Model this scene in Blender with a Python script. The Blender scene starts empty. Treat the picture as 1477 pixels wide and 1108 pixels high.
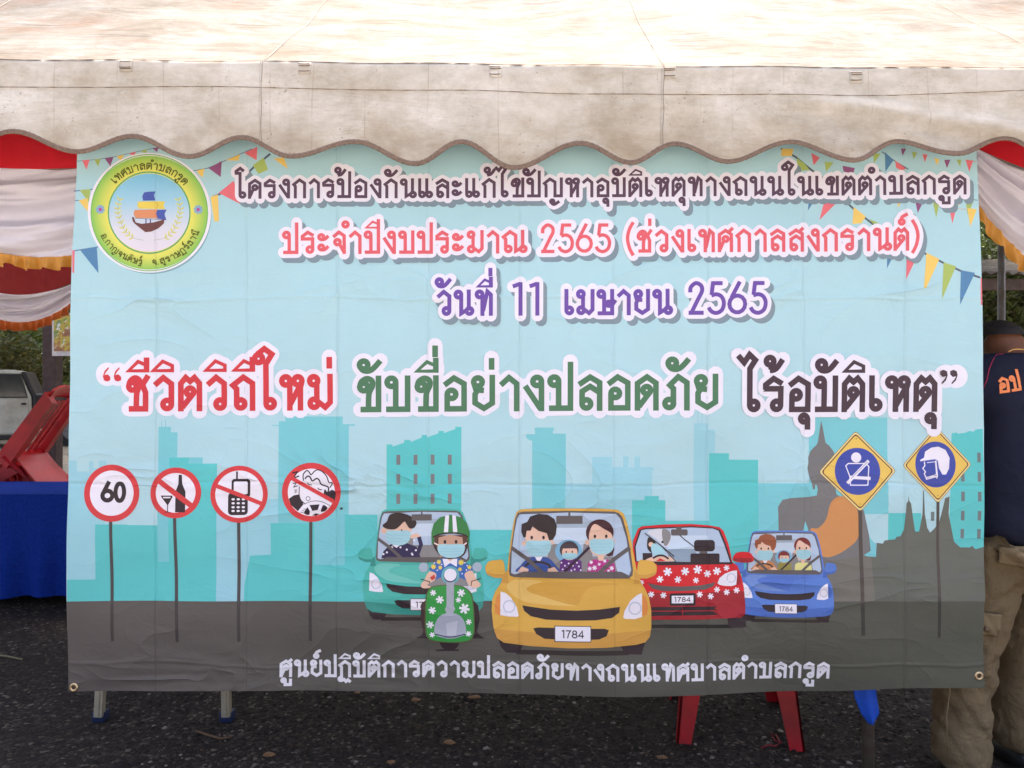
import bpy, bmesh, math, random
import numpy as np
from mathutils import noise
from mathutils import Vector, Matrix, Euler
from mathutils.geometry import delaunay_2d_cdt
from mathutils.bvhtree import BVHTree

random.seed(7)
R = math.radians
scene = bpy.context.scene
COL = scene.collection

# ---------------------------------------------------------------- camera, world, sun, exposure
CAM_Z = 1.42
FOC = 1092.5                      # focal length in photograph pixels (1477 wide)
cam_d = bpy.data.cameras.new('camera')
cam_d.sensor_width = 36.0
cam_d.lens = 36.0 * FOC / 1477.0
cam_d.clip_start = 0.05
cam_d.clip_end = 900.0
cam = bpy.data.objects.new('camera', cam_d)
cam.location = (0, 0, CAM_Z)
cam.rotation_euler = (R(90), 0, 0)
COL.objects.link(cam)
scene.camera = cam

SUN_EL, SUN_AZ = R(68), R(18)     # azimuth measured from +Y (behind the tent) towards +X
world = bpy.data.worlds.new("World")
scene.world = world
world.use_nodes = True
wn = world.node_tree.nodes
wl = world.node_tree.links
bgn = wn.get('Background') or wn.new('ShaderNodeBackground')
sky = wn.new('ShaderNodeTexSky')
sky.sky_type = 'NISHITA'
sky.sun_disc = False
sky.sun_elevation = SUN_EL
sky.sun_rotation = SUN_AZ
sky.air_density = 1.0
sky.dust_density = 9.0
sky.ozone_density = 0.4
wl.new(sky.outputs[0], bgn.inputs[0])
bgn.inputs[1].default_value = 0.15

sun_d = bpy.data.lights.new('sun', 'SUN')
sun_d.energy = 1.5
sun_d.angle = R(11)
sun_d.color = (1.0, 0.93, 0.83)
sun = bpy.data.objects.new('sun', sun_d)
sdir = Vector((math.sin(SUN_AZ) * math.cos(SUN_EL), math.cos(SUN_AZ) * math.cos(SUN_EL), math.sin(SUN_EL)))
sun.rotation_euler = sdir.to_track_quat('Z', 'Y').to_euler()
sun.location = (0, 0, 20)
COL.objects.link(sun)

scene.view_settings.view_transform = 'Standard'
scene.view_settings.look = 'None'
scene.view_settings.gamma = 1.0
scene.view_settings.use_curve_mapping = False
scene.view_settings.exposure = 2.0
scene.cycles.max_bounces = 6
scene.cycles.diffuse_bounces = 4
scene.cycles.glossy_bounces = 3

# ---------------------------------------------------------------- helpers
def lin(c):
    c = c / 255.0
    return c / 12.92 if c <= 0.04045 else ((c + 0.055) / 1.055) ** 2.4

def rgb(r, g, b, k=1.0):
    return (lin(r) * k, lin(g) * k, lin(b) * k, 1.0)

def at(px, py, d):
    """photograph pixel at depth d -> world point"""
    return Vector(((px - 738.5) * d / FOC, d, CAM_Z - (py - 554) * d / FOC))

def tag(o, label=None, cat=None, group=None, kind=None):
    if label: o['label'] = label
    if cat: o['category'] = cat
    if group: o['group'] = group
    if kind: o['kind'] = kind
    return o

def empty(name, loc=(0, 0, 0), rot=(0, 0, 0)):
    o = bpy.data.objects.new(name, None)
    o.location = loc
    o.rotation_euler = rot
    o.empty_display_size = 0.1
    COL.objects.link(o)
    return o

class NT:
    """small node helper"""
    def __init__(self, name):
        self.m = bpy.data.materials.new(name)
        self.m.use_nodes = True
        self.t = self.m.node_tree
        self.t.nodes.clear()
        self.out = self.t.nodes.new('ShaderNodeOutputMaterial')
    def n(self, typ, **kw):
        nd = self.t.nodes.new(typ)
        for k, v in kw.items():
            if k.startswith('i_'):
                key = k[2:]
                key = int(key) if key.isdigit() else key.replace('_', ' ')
                nd.inputs[key].default_value = v
            else:
                setattr(nd, k, v)
        return nd
    def l(self, a, b):
        self.t.links.new(a, b)
    def math(self, op, a, b=None, c=None, clamp=False):
        nd = self.t.nodes.new('ShaderNodeMath')
        nd.operation = op
        nd.use_clamp = clamp
        for i, v in enumerate((a, b, c)):
            if v is None: continue
            if isinstance(v, (int, float)): nd.inputs[i].default_value = v
            else: self.l(v, nd.inputs[i])
        return nd.outputs[0]
    def noise(self, scale, detail=4, rough=0.55, vec=None, dist=0.0):
        nd = self.n('ShaderNodeTexNoise')
        nd.inputs['Scale'].default_value = scale
        nd.inputs['Detail'].default_value = detail
        nd.inputs['Roughness'].default_value = rough
        nd.inputs['Distortion'].default_value = dist
        if vec is not None: self.l(vec, nd.inputs['Vector'])
        return nd.outputs['Fac']
    def ramp(self, fac, stops):
        nd = self.n('ShaderNodeValToRGB')
        cr = nd.color_ramp
        while len(cr.elements) < len(stops): cr.elements.new(0.5)
        for e, (p, c) in zip(cr.elements, stops):
            e.position = p
            e.color = c if len(c) == 4 else (*c, 1)
        self.l(fac, nd.inputs[0])
        return nd.outputs[0]
    def mix(self, fac, a, b, mode='MIX'):
        nd = self.n('ShaderNodeMix', data_type='RGBA', blend_type=mode)
        for i, v in ((0, fac), (6, a), (7, b)):
            if isinstance(v, (int, float)): nd.inputs[i].default_value = v
            elif isinstance(v, tuple): nd.inputs[i].default_value = v
            else: self.l(v, nd.inputs[i])
        return nd.outputs[2]
    def obj(self, sx=1, sy=1, sz=1, geo=False):
        tc = self.n('ShaderNodeNewGeometry').outputs['Position'] if geo else self.n('ShaderNodeTexCoord').outputs['Object']
        mp = self.n('ShaderNodeMapping')
        mp.inputs['Scale'].default_value = (sx, sy, sz)
        self.l(tc, mp.inputs['Vector'])
        return mp.outputs[0]
    def bump(self, h, strength=0.3, dist=0.01, normal=None):
        nd = self.n('ShaderNodeBump')
        nd.inputs['Strength'].default_value = strength
        nd.inputs['Distance'].default_value = dist
        self.l(h, nd.inputs['Height'])
        if normal is not None: self.l(normal, nd.inputs['Normal'])
        return nd.outputs[0]
    def bsdf(self, color, rough=0.6, spec=0.5, metal=0.0, normal=None, transl=0.0, sheen=0.0):
        b = self.n('ShaderNodeBsdfPrincipled')
        if isinstance(color, tuple): b.inputs['Base Color'].default_value = color
        else: self.l(color, b.inputs['Base Color'])
        if isinstance(rough, (int, float)): b.inputs['Roughness'].default_value = rough
        else: self.l(rough, b.inputs['Roughness'])
        b.inputs['Metallic'].default_value = metal
        b.inputs['Specular IOR Level'].default_value = spec
        if sheen: b.inputs['Sheen Weight'].default_value = sheen
        if normal is not None: self.l(normal, b.inputs['Normal'])
        sh = b.outputs[0]
        if transl:
            tr = self.n('ShaderNodeBsdfTranslucent')
            if isinstance(color, tuple): tr.inputs[0].default_value = color
            else: self.l(color, tr.inputs[0])
            if normal is not None: self.l(normal, tr.inputs['Normal'])
            mx = self.n('ShaderNodeMixShader')
            mx.inputs[0].default_value = transl
            self.l(sh, mx.inputs[1]); self.l(tr.outputs[0], mx.inputs[2])
            sh = mx.outputs[0]
        self.l(sh, self.out.inputs[0])
        return self.m

def simple(name, col, rough=0.6, spec=0.4, metal=0.0, nscale=20, var=0.25, bump=0.15, bdist=0.004, transl=0.0, dirt=None, sheen=0.0):
    """material with colour grain, dirt and fine relief"""
    t = NT(name)
    v = t.obj()
    n1 = t.noise(nscale, 6, 0.65, v)
    n2 = t.noise(nscale * 0.23, 3, 0.5, v)
    dark = tuple(c * (1 - var) for c in col[:3]) + (1,)
    lite = tuple(min(1, c * (1 + var * 0.6)) for c in col[:3]) + (1,)
    c = t.ramp(n1, [(0.3, dark), (0.7, lite)])
    if dirt:
        c = t.mix(t.math('MULTIPLY', t.ramp(n2, [(0.48, (0, 0, 0)), (0.66, (1, 1, 1))]), 0.7), c, dirt)
    r = t.math('MULTIPLY_ADD', n2, 0.3, rough - 0.15)
    return t.bsdf(c, r, spec, metal, t.bump(n1, bump, bdist), transl, sheen)

def mesh_obj(name, verts, faces, mat=None, parent=None, smooth=False):
    me = bpy.data.meshes.new(name)
    me.from_pydata([tuple(v) for v in verts], [], [tuple(f) for f in faces])
    if smooth:
        me.polygons.foreach_set('use_smooth', [True] * len(me.polygons))
    me.update()
    o = bpy.data.objects.new(name, me)
    COL.objects.link(o)
    if mat: me.materials.append(mat)
    if parent: o.parent = parent
    return o

class MB:
    """mesh builder: collects boxes, tubes, sheets"""
    def __init__(self):
        self.v = []; self.f = []
    def box(self, c, s, rot=None, bev=0.0):
        M = Matrix.Translation(Vector(c)) @ ((rot.to_matrix().to_4x4()) if rot else Matrix.Identity(4))
        hx, hy, hz = s[0] / 2, s[1] / 2, s[2] / 2
        if bev <= 0:
            b = len(self.v)
            for x, y, z in ((-1,-1,-1),(1,-1,-1),(1,1,-1),(-1,1,-1),(-1,-1,1),(1,-1,1),(1,1,1),(-1,1,1)):
                self.v.append(M @ Vector((x * hx, y * hy, z * hz)))
            for f in ((0,3,2,1),(4,5,6,7),(0,1,5,4),(1,2,6,5),(2,3,7,6),(3,0,4,7)):
                self.f.append(tuple(b + i for i in f))
        else:
            bm = bmesh.new()
            bmesh.ops.create_cube(bm, size=1)
            bmesh.ops.scale(bm, vec=(hx * 2, hy * 2, hz * 2), verts=bm.verts)
            bmesh.ops.bevel(bm, geom=bm.edges[:], offset=min(bev, hx * .9, hy * .9, hz * .9), segments=2, affect='EDGES', profile=0.5)
            self.add_bm(bm, M)
        return self
    def add_bm(self, bm, M=Matrix.Identity(4)):
        b = len(self.v)
        bm.verts.ensure_lookup_table()
        bm.verts.index_update()
        for v in bm.verts: self.v.append(M @ v.co)
        for f in bm.faces: self.f.append(tuple(b + v.index for v in f.verts))
        bm.free()
    def tube(self, pts, r, n=10, cap=True, sq=1.0):
        pts = [Vector(p) for p in pts]
        rs = r if isinstance(r, (list, tuple)) else [r] * len(pts)
        b = len(self.v)
        prev = None
        for i, p in enumerate(pts):
            t = (pts[min(i + 1, len(pts) - 1)] - pts[max(i - 1, 0)]).normalized()
            if prev is None:
                a = Vector((0, 0, 1)) if abs(t.z) < 0.9 else Vector((1, 0, 0))
                u = t.cross(a).normalized()
            else:
                u = (prev - t * prev.dot(t)).normalized()
            prev = u
            w = t.cross(u)
            for k in range(n):
                an = 2 * math.pi * k / n
                self.v.append(p + (u * math.cos(an) + w * math.sin(an) * sq) * rs[i])
        for i in range(len(pts) - 1):
            for k in range(n):
                k2 = (k + 1) % n
                self.f.append((b + i*n + k, b + i*n + k2, b + (i+1)*n + k2, b + (i+1)*n + k))
        if cap:
            self.f.append(tuple(b + k for k in reversed(range(n))))
            self.f.append(tuple(b + (len(pts)-1)*n + k for k in range(n)))
        return self
    def grid(self, fn, nu, nv, close_u=False):
        b = len(self.v)
        for j in range(nv + 1):
            for i in range(nu + 1):
                self.v.append(Vector(fn(i / nu, j / nv)))
        for j in range(nv):
            for i in range(nu):
                a = b + j * (nu + 1) + i
                self.f.append((a, a + 1, a + nu + 2, a + nu + 1))
        return self
    def prism(self, prof, axis, a0, a1):
        """profile polygon (list of 2D) extruded along an axis"""
        b = len(self.v); n = len(prof)
        for a in (a0, a1):
            for p, q in prof:
                self.v.append(Vector((a, p, q)) if axis == 'x' else Vector((p, a, q)) if axis == 'y' else Vector((p, q, a)))
        self.f.append(tuple(b + i for i in range(n)))
        self.f.append(tuple(b + n + i for i in reversed(range(n))))
        for i in range(n):
            j = (i + 1) % n
            self.f.append((b + j, b + i, b + n + i, b + n + j))
        return self
    def build(self, name, mat=None, parent=None, smooth=False, fixn=True, angle=None):
        o = mesh_obj(name, self.v, self.f, mat, parent, smooth)
        if fixn:
            bm = bmesh.new(); bm.from_mesh(o.data)
            bmesh.ops.recalc_face_normals(bm, faces=bm.faces)
            bm.to_mesh(o.data); bm.free()
        if smooth and angle:
            try: o.data.set_sharp_from_angle(angle=R(angle))
            except Exception: pass
        return o

def solid(o, th, off=-1):
    m = o.modifiers.new('solid', 'SOLIDIFY'); m.thickness = th; m.offset = off
    return o

def copy_tree(o, parent=None):
    c = o.copy(); COL.objects.link(c)
    if parent: c.parent = parent
    for ch in [x for x in bpy.data.objects if x.parent is o]:
        copy_tree(ch, c)
    return c
# ---------------------------------------------------------------- the banner's surface and its printed ink
PPM = 437.0
BY = 2.5
FOLDS = [-40, 92, 226, 355, 487, 617, 750, 885, 1021, 1159, 1305, 1440, 1580]
SL = [0.008, -0.010, 0.014, -0.012, 0.009, -0.010, 0.009, -0.009, 0.010, -0.012, 0.012, -0.010, 0.008]
def _knots():
    h = 0; out = []
    for i, x in enumerate(FOLDS):
        out.append(h)
        if i < len(FOLDS) - 1: h += SL[i] * (FOLDS[i+1] - x) / PPM
    return np.array(out)
KN = _knots()
def disp(px, py):
    """sheet displacement (m, away from camera) at photo pixel on the banner"""
    px = np.asarray(px, float); py = np.asarray(py, float)
    z = np.zeros_like(px + py)
    for o, w in ((-6, .25), (0, .5), (6, .25)):
        z = z + w * np.interp(px + o, FOLDS, KN)
    x = px / PPM; y = py / PPM
    low = np.clip((py - 300) / 700, 0, 1)
    z = z + 0.0035 * np.sin(x * 9.1 + 1.3 * np.sin(y * 2.2)) * (0.4 + low)
    z = z + 0.004 * np.sin(y * 5.3 + 0.8 * np.sin(x * 2.0) + .5)
    z = z + 0.0022 * np.sin(x * 16.0 - y * 7.0 + 1.1) * low
    z = z + 0.0026 * np.sin(x * 6.0 + y * 15.0 + 1.5 * np.sin(x * 3.1)) * (low + .15)
    z = z + 0.0020 * np.sin(x * 4.0 - y * 21.0 + 2.0 * np.sin(x * 2.3 + 1)) * low
    z = z + 0.010 * np.exp(-((py - 1000) / 60.0) ** 2) * np.sin(x * 5.2 + 0.6)
    return z
def surf(px, py, lift=0.0):
    px = np.asarray(px, float); py = np.asarray(py, float)
    e = 1.0
    d = disp(px, py)
    gx = (disp(px + e, py) - disp(px - e, py)) / (2 * e) * PPM
    gy = (disp(px, py + e) - disp(px, py - e)) / (2 * e) * PPM
    P = np.stack([(px - 738.5) / PPM, BY + d - lift, CAM_Z - (py - 554) / PPM], -1)
    N = np.stack([gx, -np.ones_like(gx), -gy], -1)
    N /= np.linalg.norm(N, axis=-1, keepdims=True)
    return P, N

STEP = 0.00013
class Ink:
    buckets = {}
    boxes = []
    cur = None
    T = (0.0, 0.0, 1.0, 1.0)     # ox, oy, sx, sy : crop pixel -> photo pixel
def frame(ox=0, oy=0, s=1.0, sy=None):
    Ink.T = (ox, oy, s, sy or s)
def part(name, sub=None, inst=0):
    Ink.cur = (name, inst, sub)
def tr(p):
    ox, oy, sx, sy = Ink.T
    return (ox + p[0] / sx, oy + p[1] / sy)
def level(b, n=1):
    lv = 0
    for (x0, y0, x1, y1, l) in Ink.boxes:
        if x0 < b[2] and x1 > b[0] and y0 < b[3] and y1 > b[1] and l > lv: lv = l
    Ink.boxes.append((*b, lv + n))
    return lv + 1
def area2(p):
    return sum(p[i][0] * p[(i+1) % len(p)][1] - p[(i+1) % len(p)][0] * p[i][1] for i in range(len(p)))
def dens(p, step):
    out = []
    n = len(p)
    for i in range(n):
        a, b = p[i], p[(i+1) % n]
        k = max(1, int(math.hypot(b[0]-a[0], b[1]-a[1]) / step + 0.999))
        for j in range(k): out.append((a[0] + (b[0]-a[0]) * j / k, a[1] + (b[1]-a[1]) * j / k))
    return out
def union(polys, step=10.0):
    """triangulate the union of polygons (photo px) -> verts, tris"""
    V = []; F = []
    x0 = y0 = 1e9; x1 = y1 = -1e9
    for p in polys:
        q = []
        for c in p:
            if not q or abs(c[0]-q[-1][0]) + abs(c[1]-q[-1][1]) > 1e-3: q.append(c)
        if len(q) > 2 and abs(q[0][0]-q[-1][0]) + abs(q[0][1]-q[-1][1]) < 1e-3: q.pop()
        if len(q) < 3: continue
        if area2(q) < 0: q = q[::-1]
        q = dens(q, step)
        F.append(list(range(len(V), len(V) + len(q))))
        V += q
        for a, b in q:
            x0 = min(x0, a); y0 = min(y0, b); x1 = max(x1, a); y1 = max(y1, b)
    if not F: return [], []
    if x1 - x0 > step * 1.3 and y1 - y0 > step * 1.3:
        gx = math.floor(x0 / step) * step + step * .37
        while gx < x1:
            gy = math.floor(y0 / step) * step + step * .41
            while gy < y1:
                V.append((gx, gy)); gy += step
            gx += step
    vs, es, fs, ov, oe, of = delaunay_2d_cdt([Vector(v) for v in V], [], F, 1, 1e-4, True)
    tris = [f for f, o in zip(fs, of) if len(o) > 0]
    return [tuple(v) for v in vs], tris
def emit(vs, tris, col, lv):
    b = Ink.buckets.setdefault(Ink.cur, [[], [], [], []])
    base = len(b[0])
    used = sorted({i for t in tris for i in t})
    mp = {i: base + k for k, i in enumerate(used)}
    for i in used:
        b[0].append(vs[i]); b[1].append(lv)
        c = col(vs[i]) if callable(col) else col
        b[2].append(c)
    for t in tris: b[3].append(tuple(mp[i] for i in t))
def cat_rom(p, closed=True, k=6):
    out = []; n = len(p)
    rng = range(n) if closed else range(n - 1)
    for i in rng:
        if closed: a, b, c, d = p[i-1], p[i], p[(i+1) % n], p[(i+2) % n]
        else: a, b, c, d = p[max(i-1, 0)], p[i], p[i+1], p[min(i+2, n-1)]
        for j in range(k):
            t = j / k
            f = lambda q: 0.5 * (2*b[q] + (c[q]-a[q])*t + (2*a[q]-5*b[q]+4*c[q]-d[q])*t*t + (3*b[q]-a[q]-3*c[q]+d[q])*t**3)
            out.append((f(0), f(1)))
    if not closed: out.append(p[-1])
    return out
def raw(polys, col, step=10.0):
    xs = [a for p in polys for a, b in p]; ys = [b for p in polys for a, b in p]
    vs, tris = union(polys, step)
    emit(vs, tris, col, level((min(xs), min(ys), max(xs), max(ys))))
def poly(p, col, sm=False):
    if sm: p = cat_rom(p)
    raw([[tr(q) for q in p]], col)
def rect(x0, y0, x1, y1, col): poly([(x0, y0), (x1, y0), (x1, y1), (x0, y1)], col)
def circ(cx, cy, r, col, ry=None, n=28):
    ry = ry or r
    poly([(cx + r * math.cos(2*math.pi*i/n), cy + ry * math.sin(2*math.pi*i/n)) for i in range(n)], col)
def ring(cx, cy, r, w, col, n=40):
    seg = []
    for i in range(n):
        a, b = 2*math.pi*i/n, 2*math.pi*(i+1)/n
        seg.append([tr((cx + q*math.cos(t), cy + q*math.sin(t))) for q, t in ((r-w/2, a), (r+w/2, a), (r+w/2, b), (r-w/2, b))])
    raw(seg, col)
def rrect(x0, y0, x1, y1, r, col):
    p = []
    for cx, cy, a0 in ((x1-r, y0+r, -90), (x1-r, y1-r, 0), (x0+r, y1-r, 90), (x0+r, y0+r, 180)):
        for k in range(5):
            a = R(a0 + k * 22.5); p.append((cx + r*math.cos(a), cy + r*math.sin(a)))
    poly(p, col)
def strokes_px(pl, w, closed=False, square=False):
    """polyline in photo px -> quads with mitred joints"""
    p = []
    for q in pl:
        if not p or math.hypot(q[0]-p[-1][0], q[1]-p[-1][1]) > 0.05: p.append(q)
    if closed and math.hypot(p[0][0]-p[-1][0], p[0][1]-p[-1][1]) < 0.05: p.pop()
    n = len(p)
    if n < 2: return []
    h = w / 2
    L = []; Rr = []
    extra = []
    for i in range(n):
        if closed: a, b, c = p[i-1], p[i], p[(i+1) % n]
        else: a, b, c = p[max(i-1, 0)], p[i], p[min(i+1, n-1)]
        def nrm(s, e):
            d = (e[0]-s[0], e[1]-s[1]); l = math.hypot(*d) or 1
            return (-d[1]/l, d[0]/l)
        if not closed and i == 0: m = nrm(b, c); k = 1
        elif not closed and i == n-1: m = nrm(a, b); k = 1
        else:
            n1, n2 = nrm(a, b), nrm(b, c)
            m = (n1[0]+n2[0], n1[1]+n2[1]); l = math.hypot(*m)
            if l < 0.25: m, k = n1, 1
            else:
                m = (m[0]/l, m[1]/l)
                k = min(1 / max(m[0]*n1[0]+m[1]*n1[1], 0.2), 2.2)
        L.append((b[0]+m[0]*h*k, b[1]+m[1]*h*k)); Rr.append((b[0]-m[0]*h*k, b[1]-m[1]*h*k))
    qs = []
    for i in range(n if closed else n-1):
        j = (i+1) % n
        q = [L[i], L[j], Rr[j], Rr[i]]
        sg = []
        for k in range(4):
            a, b, c = q[k-1], q[k], q[(k+1) % 4]
            sg.append((b[0]-a[0])*(c[1]-b[1]) - (b[1]-a[1])*(c[0]-b[0]))
        if not (all(v > 1e-9 for v in sg) or all(v < -1e-9 for v in sg)):
            a, b = p[i], p[j]
            l = math.hypot(b[0]-a[0], b[1]-a[1]); nx, ny = -(b[1]-a[1])/l*h, (b[0]-a[0])/l*h
            ex, ey = (b[0]-a[0])/l*h*.4, (b[1]-a[1])/l*h*.4
            q = [(a[0]-ex+nx, a[1]-ey+ny), (b[0]+ex+nx, b[1]+ey+ny), (b[0]+ex-nx, b[1]+ey-ny), (a[0]-ex-nx, a[1]-ey-ny)]
        qs.append(q)
    return qs
def capsules(pl, r, closed=False, n=5):
    out = []
    m = len(pl)
    for i in range(m if closed else m-1):
        a, b = pl[i], pl[(i+1) % m]
        an = math.atan2(b[1]-a[1], b[0]-a[0])
        q = [(b[0]+r*math.cos(an-math.pi/2+math.pi*k/n), b[1]+r*math.sin(an-math.pi/2+math.pi*k/n)) for k in range(n+1)]
        q += [(a[0]+r*math.cos(an+math.pi/2+math.pi*k/n), a[1]+r*math.sin(an+math.pi/2+math.pi*k/n)) for k in range(n+1)]
        out.append(q)
    return out
def line(p, w, col, closed=False, sm=False):
    if sm: p = cat_rom(p, closed)
    q = [tr(a) for a in p]
    raw(strokes_px(q, w / Ink.T[2], closed), col)

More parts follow.
